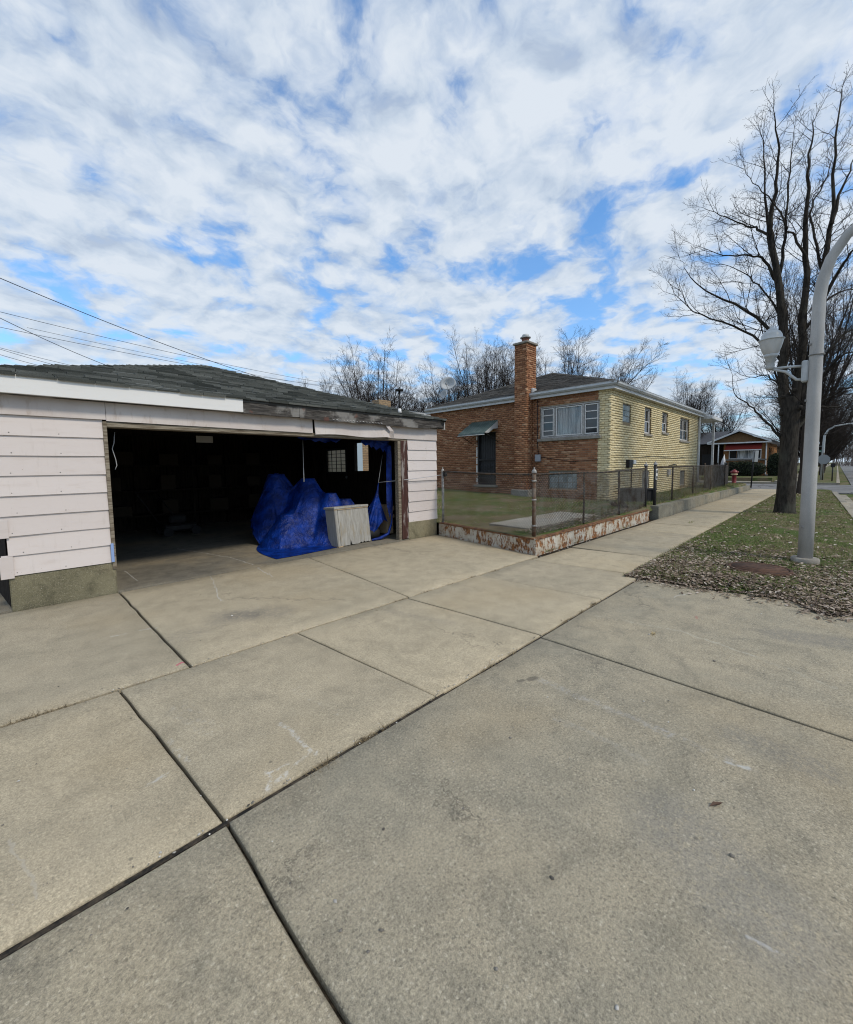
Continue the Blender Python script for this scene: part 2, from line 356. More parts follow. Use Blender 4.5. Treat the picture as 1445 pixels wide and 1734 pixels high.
M_lintel = mat('rotten lintel wood', lint_fn, rough=.9)
def shingle(name, a, b_, c_):
    def fn(s, b):
        p = s.obj(); r = s.rnd(); c = s.mix(r, a, b_); c = s.mix(s.math('MULTIPLY', s.step(s.noise(p, 2.2, 5, .65), .5, .7), .6), c, c_)
        c = s.mix(.6, c, s.ramp(s.noise(p, 130, 3, .7), [(.3, .25), (.7, .75)]), 'OVERLAY')
        s.put(b.inputs['Normal'], s.bump(s.noise(p, 150, 3), .6, .006)); return c
    return mat(name, fn, rough=.92, spec=.2)
M_shG = shingle('green grey shingles', (.045, .050, .046), (.165, .172, .160), (.060, .066, .060))
M_shH = shingle('brown grey shingles', (.060, .056, .050), (.095, .088, .078), (.05, .048, .044))
def brick(name, stops, mott):
    def fn(s, b):
        p = s.obj(); r = s.rnd(); wp = s.n('ShaderNodeNewGeometry').outputs['Position']; c = s.ramp(r, stops)
        c = s.mix(s.math('MULTIPLY', s.step(s.noise(wp, 1.1, 5, .6), .45, .7), .25), c, mott)
        c = s.mix(.5, c, s.ramp(s.noise(wp, 60, 4, .7), [(.3, .28), (.7, .72)]), 'OVERLAY')
        s.put(b.inputs['Normal'], s.bump(s.noise(wp, 90, 3), .4, .004)); return c
    return mat(name, fn, rough=.85, spec=.2)
M_red = brick('red common brick', [(0, (.20, .085, .046)), (.25, (.27, .122, .062)), (.6, (.33, .155, .080)), (.88, (.385, .195, .105)), (1, (.46, .28, .17))], (.28, .128, .066))
M_yel = brick('yellow glazed brick', [(0, (.64, .53, .30)), (.5, (.71, .60, .36)), (1, (.77, .67, .43))], (.66, .55, .33))
M_mortR = mat('grey mortar', lambda s, b: s.mix(s.noise(s.obj(), 20, 4), (.30, .22, .15), (.46, .36, .26)), rough=.95)
M_mortY = mat('dark mortar', lambda s, b: s.mix(s.noise(s.obj(), 20, 4), (.20, .155, .09), (.28, .225, .14)), rough=.95)
def rust_fn(s, b):
    p = s.obj(); n1 = s.noise(p, 4.6, 8, .72, .5); n2 = s.noise(s.scale(p, 1, 1, .38), 22, 7, .75, .4)
    paint = s.mix(s.step(s.noise(p, 5, 5), .4, .7), (.56, .53, .46), (.44, .38, .29))
    rust = s.mix(s.step(s.noise(p, 22, 5, .7), .35, .65), (.10, .040, .018), (.33, .15, .055))
    stain = s.mix(s.math('MULTIPLY', s.step(n1, .47, .62), .8), paint, (.36, .20, .085))
    m_ = s.step(s.math('ADD', s.math('MULTIPLY', n1, .5), s.math('MULTIPLY', n2, .55)), .52, .555)
    s.put(b.inputs['Normal'], s.bump(s.math('SUBTRACT', s.noise(p, 40, 4), m_), .6, .004)); s.put(b.inputs['Roughness'], s.math('ADD', .5, s.math('MULTIPLY', m_, .4)))
    return s.mix(m_, stain, rust)
M_rust = mat('rusty white painted steel', rust_fn, spec=.35)
M_rustedge = mat('rust edge', lambda s, b: s.mix(s.step(s.noise(s.obj(), 12, 5, .7), .35, .65), (.075, .032, .018), (.24, .12, .055)), rough=.9)
M_galv = mat('galvanised steel', lambda s, b: s.mix(s.step(s.noise(s.obj(), 18, 4), .35, .7), (.20, .195, .185), (.36, .35, .33)), rough=.55, metal=.4)
M_fenced = mat('rusty dark fence pipe', lambda s, b: s.mix(s.step(s.noise(s.obj(), 14, 5, .7), .4, .65), (.028, .024, .021), (.11, .075, .05)), rough=.7, metal=.2)
M_mesh = mat('chain link wire', lambda s, b: s.mix(s.step(s.noise(s.obj(), 4, 4), .4, .65), (.15, .145, .135), (.075, .055, .042)), rough=.6, metal=.3)
M_pole = mat('lamp post grey', lambda s, b: s.mix(.35, s.mix(s.step(s.noise(s.scale(s.obj(), 1, 1, .35), 5, 5, .6), .35, .7), (.35, .342, .325), (.44, .43, .41)), s.ramp(s.noise(s.obj(), 160, 2), [(.3, .3), (.7, .7)]), 'OVERLAY'), rough=.55, spec=.4)
M_lampw = mat('lamp housing pale grey', lambda s, b: s.mix(s.step(s.noise(s.obj(), 8, 4), .4, .7), (.40, .42, .42), (.47, .49, .49)), rough=.4, spec=.5)
M_lampg = mat('frosted lamp bowl', lambda s, b: s.mix(s.step(s.noise(s.scale(s.obj(), 1, 1, .5), 7, 4), .4, .7), (.46, .46, .44), (.54, .54, .52)), rough=.35, spec=.5)
def bark_fn(s, b):
    p = s.obj(); g = s.noise(s.scale(p, 9, 9, 1.8), 2, 6, .7, .5); c = s.mix(s.step(g, .32, .68), (.016, .014, .012), (.058, .050, .041))
    c = s.mix(s.math('MULTIPLY', s.step(s.noise(p, 2, 4), .55, .7), .4), c, (.10, .10, .08))
    s.put(b.inputs['Normal'], s.bump(g, 1.0, .03)); return c
M_bark = mat('bark', bark_fn, rough=.92, spec=.15)
M_twig = mat('twigs', color=(.026, .022, .019), rough=.9, spec=.1)
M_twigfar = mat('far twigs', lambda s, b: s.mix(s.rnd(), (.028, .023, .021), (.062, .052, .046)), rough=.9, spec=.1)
M_glass = mat('window glass', color=(.02, .024, .028), rough=.06, spec=.8)
M_glassclear = mat('clear pane', color=(.75, .78, .78), rough=.02, spec=.5, trans=1.0)
M_frame = mat('white window frame', lambda s, b: s.mix(s.step(s.noise(s.obj(), 25, 4, .7), .45, .7), (.72, .71, .69), (.50, .47, .44)), rough=.5)
M_greyframe = mat('weathered grey frame', lambda s, b: s.mix(s.step(s.noise(s.obj(), 18, 5, .7), .4, .65), (.30, .29, .27), (.48, .46, .44)), rough=.7)
M_curtain = mat('curtain', lambda s, b: s.mix(s.step(s.noise(s.scale(s.obj(), 12, 12, .6), 1.0, 3), .40, .56), (.16, .18, .20), (.80, .80, .78)), rough=.9)
M_gutter = mat('grey white gutter', lambda s, b: s.mix(s.step(s.noise(s.scale(s.obj(), 1, 1, 4), 5, 5), .4, .7), (.44, .46, .47), (.54, .55, .56)), rough=.4, spec=.45)
M_fascia = mat('house white fascia', lambda s, b: s.mix(s.step(s.noise(s.obj(), 4, 5), .4, .7), (.56, .57, .58), (.66, .67, .67)), rough=.5)
M_stone = mat('grey stone sill', lambda s, b: s.mix(s.step(s.noise(s.obj(), 9, 5, .7), .35, .7), (.22, .20, .17), (.33, .31, .27)), rough=.9)
M_gblock = mat('glass block', lambda s, b: s.mix(s.rnd(), (.17, .22, .23), (.36, .42, .43)), rough=.12, spec=.7)
M_black = mat('black steel', lambda s, b: s.mix(s.noise(s.obj(), 20, 4), (.010, .010, .011), (.024, .023, .023)), rough=.5)
M_green = mat('dark green awning metal', lambda s, b: s.mix(s.step(s.noise(s.obj(), 6, 5), .4, .7), (.045, .075, .066), (.085, .115, .105)), rough=.4, spec=.5)
M_awnwhite = mat('awning pale trim', color=(.48, .50, .50), rough=.45)
M_clay = mat('clay flue', lambda s, b: s.mix(s.step(s.noise(s.obj(), 12, 4), .4, .7), (.16, .065, .045), (.24, .12, .08)), rough=.85)
M_tarp_c = None
def tarp_fn(s, b):
    p = s.obj(); c = s.mix(s.step(s.noise(p, 6, 5, .6), .35, .7), (.001, .014, .12), (.004, .042, .31))
    uv = s.n('ShaderNodeTexCoord').outputs['UV']
    pw = s.vm('ADD', p, s.vm('SCALE', s.noise(p, 5, 3, .6, col=True), sc=.10))
    cr = s.noise(pw, 4.5, 6, .62, .8); rd = s.math('ABSOLUTE', s.math('SUBTRACT', cr, .5)); r2 = s.math('ABSOLUTE', s.math('SUBTRACT', s.noise(s.vm('ADD', pw, (4, 2, 1)), 11, 5, .6, .6), .5))
    s.put(b.inputs['Normal'], s.bump(s.math('ADD', s.math('MULTIPLY', rd, 1.4), s.math('MULTIPLY', r2, .5)), .75, .07)); return c
M_tarp = mat('blue tarpaulin', tarp_fn, rough=.40, spec=.32)
def greyboard_fn(s, b):
    p = s.obj(); g = s.noise(s.scale(p, 26, 26, 1.6), 1.6, 6, .7, .4); c = s.mix(s.step(g, .33, .66), (.27, .255, .225), (.40, .385, .35))
    c = s.mix(s.math('MULTIPLY', s.step(s.noise(s.scale(p, 3, 3, 1), 2.6, 4), .55, .68), .6), c, (.30, .25, .17))
    s.put(b.inputs['Normal'], s.bump(g, .6, .005)); return c
M_greyboard = mat('weathered grey veneer', greyboard_fn, rough=.8)
M_palewood = mat('bare pale wood', lambda s, b: s.mix(s.noise(s.scale(s.obj(), 3, 3, 20), 2, 4), (.34, .24, .14), (.50, .38, .25)), rough=.8)
M_redpaint = mat('hydrant red paint', lambda s, b: s.mix(s.step(s.noise(s.obj(), 12, 4), .4, .7), (.15, .009, .009), (.21, .015, .014)), rough=.45, spec=.5)
M_paleyellow = mat('pale yellow band', color=(.58, .46, .28), rough=.6)
M_signback = mat('sign back aluminium', color=(.28, .295, .30), rough=.5, metal=.3)
M_greensign = mat('green street sign', color=(.012, .16, .10), rough=.45)
M_whitepl = mat('white plastic', color=(.66, .66, .64), rough=.5)
M_redawn = mat('red awning cloth', lambda s, b: s.mix(s.noise(s.scale(s.obj(), 1, 8, 1), 2, 3), (.080, .013, .011), (.12, .022, .018)), rough=1.0, spec=.02)
M_wire = mat('cable black', color=(.022, .022, .024), rough=.6)
M_string = mat('pale string', color=(.45, .46, .48), rough=.7)
def fbrick(name, c1, c2, mo, bw, rh):
    def fn(s, b):
        q = s.n('ShaderNodeSeparateXYZ', {0: s.obj()})
        v = s.n('ShaderNodeCombineXYZ', {0: s.math('ADD', q.outputs[0], q.outputs[1]), 1: q.outputs[2], 2: 0.0}).outputs[0]
        return s.n('ShaderNodeTexBrick', {'Vector': v, 'Color1': c1, 'Color2': c2, 'Mortar': mo, 'Scale': 1.0, 'Brick Width': bw, 'Row Height': rh, 'Mortar Size': .011}).outputs[0]
    return mat(name, fn, rough=.85)
M_orangebrick = fbrick('orange brick far', (.30, .125, .035), (.38, .17, .055), (.20, .13, .08), .25, .09)
M_tanbrick = fbrick('tan brick', (.30, .20, .11), (.40, .29, .17), (.16, .12, .09), .22, .08)
M_brownwood = mat('brown gable boards', lambda s, b: s.mix(s.noise(s.scale(s.obj(), 1, 10, 1), 2, 4), (.16, .09, .04), (.24, .145, .07)), rough=.8)
M_hedge = mat('hedge leaves', lambda s, b: s.mix(s.rnd(), (.012, .020, .010), (.035, .048, .020)), rough=.6, spec=.3)
M_darkscreen = mat('dark privacy slats', lambda s, b: s.mix(s.noise(s.obj(), 6, 4), (.020, .016, .013), (.05, .042, .035)), rough=.8)
M_paleblue = mat('pale blue panel', color=(.40, .50, .58), rough=.6)
M_manhole = mat('rusted iron lid', lambda s, b: s.mix(s.step(s.noise(s.obj(), 14, 5, .7), .35, .65), (.045, .024, .016), (.11, .058, .036)), rough=.9)
M_rubber = mat('black rubber', color=(.018, .018, .019), rough=.7)
M_foam = mat('stone pebbles', lambda s, b: s.ramp(s.rnd(), [(0, (.05, .045, .04)), (.5, (.22, .20, .17)), (1, (.6, .58, .54))]), rough=.85)

# ================================================================== SETTING
def struct(mb, name, m, parent=None): o = mb.build(name, m, parent); return tag(o, kind='structure') if parent is None else o
struct(MB().add([(-700, -700, -.17), (900, -700, -.17), (900, 900, -.17), (-700, 900, -.17)], [(0, 1, 2, 3)]), 'ground', M_turf)
struct(MB().box((-60, -11, -.168), (700, -.75, -.125)), 'road', M_road)
struct(MB().prism([(29.75, -.75), (40.1, -.75), (40.1, 90), (29.75, 90)], -.168, -.121), 'cross_street', M_road)
struct(MB().prism([(-12, -1.72), (6.2, -1.72), (6.2, 1.75), (29.6, 1.75), (29.6, 6.5), (-12, 6.5)], -.168, -.04), 'soil_bed', M_joint)

def slab(x0, x1, y0, y1, m, parent, name='slab', z=0.0, corners=None, h=.07, step=.22):
    """one cast concrete slab with worn edges; corners lets it be a skewed quad"""
    c = corners or [(x0, y0), (x1, y0), (x1, y1), (x0, y1)]
    A, B, C, D = [Vector((*p, 0)) for p in c]
    nu = max(3, int((B-A).length/step)); nv = max(3, int((D-A).length/step)); dz = random.uniform(-.004, .004); tx = random.uniform(-.003, .003); ty = random.uniform(-.003, .003)
    vs = []; ids = {}
    us = [0, .006] + [i/nu for i in range(1, nu)] + [1-.006, 1]; vs_ = [0, .006] + [i/nv for i in range(1, nv)] + [1-.006, 1]
    lu, lv = (B-A).length, (D-A).length; us[1] = .012/lu; us[-2] = 1-.012/lu; vs_[1] = .012/lv; vs_[-2] = 1-.012/lv
    NU, NV = len(us), len(vs_)
    for j, v in enumerate(vs_):
        for i, u in enumerate(us):
            p = (A*(1-u)+B*u)*(1-v)+(D*(1-u)+C*u)*v
            edge = i in (0, NU-1) or j in (0, NV-1)
            n1 = vnoise(p.x*9+3, p.y*9)-.5; n2 = vnoise(p.x*31, p.y*31+7)-.5
            if edge: p = p+Vector((n1*.010+n2*.010, n2*.010-n1*.010, 0))
            zz = z+dz+tx*(u-.5)*2+ty*(v-.5)*2+(vnoise(p.x*1.5, p.y*1.5)-.5)*.006-(.009+.006*n2 if edge else 0)
            vs.append((p.x, p.y, zz))
    fs = [(j*NU+i, j*NU+i+1, (j+1)*NU+i+1, (j+1)*NU+i) for j in range(NV-1) for i in range(NU-1)]
    rim = [i for i in range(NU)]+[j*NU+NU-1 for j in range(1, NV)]+[(NV-1)*NU+i for i in range(NU-2, -1, -1)]+[j*NU for j in range(NV-2, 0, -1)]
    o = len(vs); vs += [(vs[k][0], vs[k][1], z-h) for k in rim]; n = len(rim)
    fs += [(rim[k], o+k, o+(k+1) % n, rim[(k+1) % n]) for k in range(n)]
    mb = MB(); mb.v = vs; mb.f = fs; mb.sm = [True]*((NV-1)*(NU-1))+[False]*n
    return mb.build(name, m, parent)
def sroot(name): o = bpy.data.objects.new(name, None); COL.objects.link(o); PARLOC[o.name] = Vector((0, 0, 0)); return tag(o, kind='structure')
walk = sroot('sidewalk')
SX = [-4.9, -3.5, -2.15, -.80, .50, 1.83, 3.19, 4.53, 5.86, 7.2, 8.6, 10.0, 11.5, 13.0, 14.5, 16.1, 17.7, 19.3, 21.0, 22.8, 24.6, 26.4, 28.0, 29.6]
g = .008
for a, b in zip(SX[:-1], SX[1:]):
    sk = .055 if a < 6 else 0
    y0, y1 = 1.808, 3.45
    if a > 5.7: y0 = 1.83 + min(.18, (a-5.7)*.05); y1 = 3.40 if a < 12 else 3.36
    slab(a, b, y0, y1, M_walk, walk, corners=[(a+sk+g, y0), (b+sk+g*.1-g, y0), (b-sk-g, y1), (a-sk+g, y1)])
drive = sroot('driveway')
slab(-4.5, .87, 3.475, 6.27, M_drive, drive, corners=[(-4.5, 3.475), (.875, 3.475), (.86, 6.255), (-4.5, 6.25)])
slab(.89, 3.2, 3.475, 6.27, M_drive, drive, corners=[(.895, 3.475), (3.17, 3.475), (3.46, 6.255), (.88, 6.255)])
slab(3.2, 6.6, 3.475, 6.27, M_drive, drive, corners=[(3.19, 3.475), (6.12, 3.475), (6.62, 6.25), (3.48, 6.255)])
apron = sroot('driveway_apron')
slab(0, 0, 0, 0, M_apron, apron, corners=[(-5, -1.7), (.50, -1.7), (.555, 1.782), (-5, 1.782)])
slab(0, 0, 0, 0, M_apron, apron, corners=[(.518, -1.7), (3.052, -1.7), (3.187, 1.782), (.570, 1.782)])
slab(0, 0, 0, 0, M_apron, apron, corners=[(3.07, -1.7), (6.15, -1.7), (6.0, 1.782), (3.205, 1.782)])
struct(MB().box((-4.9, 1.783, -.039), (1.95, 1.806, -.012)).box((1.95, 1.783, -.039), (5.6, 1.806, -.022)), 'joint_filler', mat('bitumen joint', lambda s, b: s.mix(s.step(s.noise(s.obj(), 16, 6, .75), .40, .68), (.011, .010, .009), (.085, .066, .045)), rough=.9))

# parkway lawn, kerb, gutter
KP = [(6.2, -.42), (10, -.42), (15.5, -.36), (22, -.12), (28.4, .12)]
def kerby(x):
    for (a, ya), (b, yb) in zip(KP[:-1], KP[1:]):
        if x <= b: return ya+(yb-ya)*max(0, (x-a)/(b-a))
    return KP[-1][1]
def edge_x(y):   # near edge of the parkway where it meets the apron
    if y > 1.0: return 5.72 + .04*(vnoise(y*6, 1)-.5)
    if y > .30: return 5.72+(1.0-y)*.16+.05*(vnoise(y*6, 1)-.5)
    if y > 0.0: return 5.83-(.30-y)*1.15+.05*(vnoise(y*9, 1)-.5)
    return 5.49+min(.3, -y*1.1)+.05*(vnoise(y*9, 1)-.5)
def pk_h(x, y):
    e = min(1, max(0, (y-kerby(x))/.25))*min(1, max(0, (2.0-y)/.2))*min(1, max(0, (x-edge_x(y))/.45))
    return -.028 + .03*min(1, e*3) + e*(.035+.04*(vnoise(x*1.3, y*1.3)-.4)+.02*(vnoise(x*5, y*5)-.5))
NXp, NYp = 110, 22; V = []
for j in range(NYp+1):
    for i in range(NXp+1):
        t = j/NYp; u = (i/NXp)**1.6; yy0 = -.42+(2.0+.42)*t; x = edge_x(yy0)*(1-u)+29.5*u; y0 = kerby(x); y1 = 1.80+min(.2, max(0, (x-5.7)*.06))
        y = y0+(y1-y0)*t; V.append((x, y, pk_h(x, y)+.012))
F = [(j*(NXp+1)+i, j*(NXp+1)+i+1, (j+1)*(NXp+1)+i+1, (j+1)*(NXp+1)+i) for j in range(NYp) for i in range(NXp)]
tag(npmesh('parkway_lawn', V, F, M_turf, smooth=True), kind='structure')
kerb = sroot('kerb')
def strip_piece(x0, x1, off0, off1, z0, z1, name, m, par):
    a = Vector((x0, kerby(x0), 0)); b = Vector((x1, kerby(x1), 0)); d = (b-a).normalized(); n = Vector((d.y, -d.x, 0))
    q = [a+n*off0, b+n*off0, b+n*off1, a+n*off1]; mb = MB()
    mb.add([(p.x, p.y, z0) for p in q]+[(p.x, p.y, z1) for p in q], [(0, 1, 2, 3), (4, 7, 6, 5), (0, 4, 5, 1), (1, 5, 6, 2), (2, 6, 7, 3), (3, 7, 4, 0)]); return mb.build(name, m, par)
x = 6.2
while x < 28.0:
    L = random.uniform(2.6, 3.2); strip_piece(x+.006, min(28.4, x+L-.006), 0, .17, -.16, .02+random.uniform(-.006, .006), 'kerb_stone', M_kerb, kerb); x += L
gut = sroot('gutter'); x = 6.2
while x < 28.0:
    L = random.uniform(.9, 1.5); strip_piece(x+.02, min(28.4, x+L-.02), .175, .47, -.16, -.105+random.uniform(-.01, .01), 'gutter_slab', M_kerb, gut); x += L

# yard terrain behind the fence
def yard_h(x, y):
    b = .27+.03*(vnoise(x*.9, y*.9)-.5)+.02*(vnoise(x*4, y*4)-.5)
    b += max(0, min(1, (y-7)/6))*.20 + max(0, min(1, (x-10)/3))*.06
    if y < 3.62: b -= .1
    return b
V = []; NXy, NYy = 120, 60
for j in range(NYy+1):
    for i in range(NXy+1):
        t = j/NYy; y = 3.56+(16-3.56)*t**1.3; x0 = 6.14+(y-3.56)*.19 if y < 6.3 else 6.66; x = x0+(29.2-x0)*(i/NXy)**1.2; V.append((x, y, yard_h(x, y)))
F = [(j*(NXy+1)+i, j*(NXy+1)+i+1, (j+1)*(NXy+1)+i+1, (j+1)*(NXy+1)+i) for j in range(NYy) for i in range(NXy)]
tag(npmesh('yard_ground', V, F, M_turf, smooth=True), kind='structure')
slab(0, 0, 0, 0, M_white_slab, tag(sroot('yard_path'), kind='structure'), z=.315, corners=[(6.9, 4.12), (9.8, 4.05), (9.9, 5.0), (7.0, 5.1)], h=.12)
struct(MB().box((-14, 6.26, -.168), (-.1, 40, -.03)), 'side_yard', M_soil)
struct(MB().box((-14, 12.9, -.168), (29.2, 80, .22)), 'back_lawn', M_turf)
# across the cross street
fk = sroot('far_kerb')
MB().box((40.1, -.2, -.168), (40.3, 60, .01)).build('kerb_stone', M_kerb, fk); MB().box((40.3, -.2, -.168), (330, -.02, .012)).build('kerb_stone', M_kerb, fk)
struct(MB().box((40.31, 0, -.168), (330, 1.95, 0.0)), 'far_parkway', M_turf)
struct(MB().box((42.6, 1.96, -.168), (330, 3.5, .008)).box((40.32, 3.6, -.168), (42.0, 60, .006)), 'far_sidewalk', M_kerb)
struct(MB().box((42.02, 3.62, -.168), (330, 60, .25)).box((42.01, 3.55, -.168), (42.2, 60, .28)), 'far_lawn', M_turf)

# ================================================================== GARAGE
gar = thing('garage', 'low pale pink sided garage with open doorway and hip shingle roof', 'garage', (3.2, 6.3, 0))
GY, GX0, GX1, GB = 6.3, -.10, 6.66, 12.4
LD, RD, DT = .86, 5.70, 2.06   # door opening
def obx(a, b, name, m, par, r=.006): return MB().bbox(a, b, r).build(name, m, par)
obx((-.075, 6.29, -.05), (LD+.0, 6.50, .385), 'foundation_block', M_found, gar, .012)
MB().bbox((5.78, 6.27, -.05), (6.635, 6.48, .36), .012).build('foundation_block', M_found, gar)
# lap siding boards
def lap(x0, x1, z0, z1, y=GY, tilt=.022, thick=.012, warp=0.0):
    n = max(2, int((x1-x0)/.22)); mb = MB(); vs = []; 
    for i in range(n+1):
        x = x0+(x1-x0)*i/n; wv = (vnoise(x*2.2, z0*9)-.5)*.008*(1+warp)
        for (yy, zz) in ((y-tilt+wv, z0+wv*.4), (y-.002+wv*.3, z1+.012), (y+thick-.002, z1+.012), (y-tilt+thick+wv, z0+wv*.4)): vs.append((x, yy, zz))
    fs = [(i*4+k, i*4+(k+1) % 4, (i+1)*4+(k+1) % 4, (i+1)*4+k) for i in range(n) for k in range(4)]+[(0, 1, 2, 3), (n*4+3, n*4+2, n*4+1, n*4)]
    fs = [tuple(reversed(f)) for f in fs]
    bd = mb.add(vs, fs).build('siding_board', M_siding, gar); nl = MB(); xx = x0+.09+.05*hash2(z0*7, x0)
    while xx < x1-.05:
        nl.lathe((0, 0, 0), [(.001, .003), (.0055, .0015), (.006, 0)], 7, Matrix.Translation((xx, y-tilt*.86-.001, z0+.03)) @ Matrix.Rotation(math.pi/2, 4, 'X')); xx += .40
    o_ = nl.build('nails', M_galv, bd); o_['kind'] = 'stuff'
    return bd
zb = [.385+i*.2165 for i in range(9)]
for i in range(8):
    lx = -.10+(0, .0, .012, 0, 0, -.02, .035, -.02)[7-i]+.0
    lap(lx, LD-.035, zb[i], zb[i+1]-.004)
    lap(5.80, 6.665, .352+i*.2155, .352+(i+1)*.2155-.004)
# corner clips on the left edge
for z0, z1, x1 in ((.36, .60, -.03), (.80, 1.0, -.045)):
    MB().bbox((-.135, GY-.034, z0), (x1, GY-.026, z1), .002).build('corner_clip', M_siding, gar)
# header panels over the opening (the middle one sags and has come loose)
def header(x0, x1, z0, z1, y, name='header_panel', bend=None):
    n = max(2, int((x1-x0)/.12)); vs = []
    for i in range(n+1):
        x = x0+(x1-x0)*i/n; d = bend(x) if bend else (0, 0)
        for (yy, zz) in ((y+d[0], z0+d[1]), (y+.012, z1), (y+.022, z1), (y+.010+d[0], z0+d[1])): vs.append((x, yy, zz))
    fs = [(i*4+k, i*4+(k+1) % 4, (i+1)*4+(k+1) % 4, (i+1)*4+k) for i in range(n) for k in range(4)]+[(0, 1, 2, 3), (n*4+3, n*4+2, n*4+1, n*4)]
    return MB().add(vs, [tuple(reversed(f)) for f in fs]).build(name, M_header, gar)
header(-.14, LD, 2.12, 2.40, GY-.034)
header(LD+.004, 3.63, 2.105, 2.40, GY-.034, bend=lambda x: (0, -.012*(x-LD)/2.8))
header(3.66, 5.22, 2.085, 2.345, GY-.045, bend=lambda x: (-.02-.07*max(0, (x-4.7)/.5)**2, -.008+.012*math.sin(x*5)))
header(5.26, 6.665, 2.075, 2.40, GY-.032)
MB().add([(5.10, 6.17, 2.33), (5.17, 6.16, 2.34), (5.31, 6.14, 2.20), (5.36, 6.20, 2.07), (5.28, 6.20, 2.07), (5.22, 6.15, 2.20)], [(0, 1, 2, 5), (5, 2, 3, 4)]).build('curled_siding_strip', M_header, gar)
rag = MB()
for i in range(16):
    x = 3.9+i*.07; hh = random.uniform(.006, .022); rag.add([(x, 6.16, 2.335+hh), (x+.08, 6.155, 2.335+hh*.6), (x+.06, 6.12, 2.325)], [(0, 1, 2)])
rag.build('torn_flashing', M_whitefascia, gar)
# lintel and jambs
MB().bbox((LD-.02, GY-.015, 2.035), (RD+.08, GY+.16, 2.10), .006).build('lintel', M_lintel, gar)
MB().bbox((LD-.035, GY-.03, .30), (LD+.005, GY+.15, 2.10), .004).build('door_jamb', M_lintel, gar)
MB().bbox((RD-.16, GY-.005, 0.0), (RD-.085, GY+.10, 2.035), .004).build('door_jamb', M_lintel, gar)
tag(MB().bbox((RD-.083, GY-.02, .02), (RD+.085, GY+.13, 2.04), .006).build('door_jamb', M_redjamb, gar), 'flaking dark red door jamb board')
MB().bbox((LD-.045, GY-.045, .39), (LD-.015, GY-.034, .62), .002).build('blue_tape', mat('pale blue strip', color=(.25, .36, .62), rough=.6), gar)
# walls, floor (thin framed shell, dark inside)
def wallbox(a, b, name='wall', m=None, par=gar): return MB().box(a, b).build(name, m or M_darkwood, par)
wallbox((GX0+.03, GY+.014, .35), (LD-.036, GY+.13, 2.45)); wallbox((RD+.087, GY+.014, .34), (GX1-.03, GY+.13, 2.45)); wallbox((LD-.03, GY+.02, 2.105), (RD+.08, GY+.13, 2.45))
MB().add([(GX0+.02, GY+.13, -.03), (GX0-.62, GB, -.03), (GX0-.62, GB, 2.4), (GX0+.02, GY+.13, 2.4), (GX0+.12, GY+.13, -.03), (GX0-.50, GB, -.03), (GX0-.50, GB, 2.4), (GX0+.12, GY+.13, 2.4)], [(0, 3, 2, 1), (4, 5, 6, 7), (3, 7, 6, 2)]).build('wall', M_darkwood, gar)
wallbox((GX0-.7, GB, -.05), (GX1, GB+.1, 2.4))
# right wall with side door window and a second window opening
SW = [(GY+.13, 8.55, -.05, 2.4), (8.55, 9.17, -.05, 1.42), (8.55, 9.17, 2.16, 2.4), (9.17, 9.5, -.05, 2.4), (10.55, GB, -.05, 2.4), (9.5, 10.55, 2.05, 2.4), (9.5, 10.55, -.05, 1.36)]
for (y0, y1, z0, z1) in SW: wallbox((6.52, y0, z0), (6.62, y1, z1))
sd = MB().bbox((6.49, 9.5, 1.30), (6.53, 9.56, 2.08), .003).bbox((6.49, 10.49, 1.30), (6.53, 10.55, 2.08), .003).bbox((6.49, 9.56, 2.0), (6.53, 10.49, 2.06), .003).bbox((6.49, 9.56, 1.34), (6.53, 10.49, 1.40), .003).build('side_door_window', M_black, gar)
for k in range(1, 4): MB().box((6.505, 9.56+k*.2325-.008, 1.40), (6.52, 9.56+k*.2325+.008, 2.0)).build('bar', M_black, sd)
for k in range(1, 6): MB().box((6.506, 9.56, 1.40+k*.1-.006), (6.519, 10.49, 1.40+k*.1+.006)).build('bar', M_black, sd)
mb = MB()
MB().box((6.54, 9.52, 1.38), (6.546, 10.53, 2.03)).build('pane', mat('ribbed dirty glass', lambda s, b: (s.put(b.inputs['Normal'], s.bump(s.noise(s.obj(), 24, 4), 1.0, .03)), None)[1], color=(.72, .68, .58), rough=.35, trans=.9), sd)
MB().lathe((0, 0, 0), [(0, 0), (.03, 0), (.035, .03), (.02, .05), (0, .05)], 10, Matrix.Translation((6.50, 9.50, 1.25)) @ Matrix.Rotation(-math.pi/2, 4, 'Y')).build('door_knob', M_galv, gar)
# garage floor
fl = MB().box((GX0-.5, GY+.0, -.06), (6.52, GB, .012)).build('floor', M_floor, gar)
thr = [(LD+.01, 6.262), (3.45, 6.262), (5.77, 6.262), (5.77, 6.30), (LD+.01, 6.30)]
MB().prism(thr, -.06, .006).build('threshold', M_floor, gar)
# interior frame
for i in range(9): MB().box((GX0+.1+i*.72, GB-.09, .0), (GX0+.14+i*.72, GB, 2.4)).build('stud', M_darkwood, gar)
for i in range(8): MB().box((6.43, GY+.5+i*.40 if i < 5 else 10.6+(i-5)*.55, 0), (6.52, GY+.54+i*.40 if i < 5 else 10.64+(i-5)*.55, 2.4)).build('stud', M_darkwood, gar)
for i in range(8): MB().box((GX0-.4, 7.0+i*.68, 2.33), (6.52, 7.04+i*.68, 2.47)).build('joist', M_darkwood, gar)
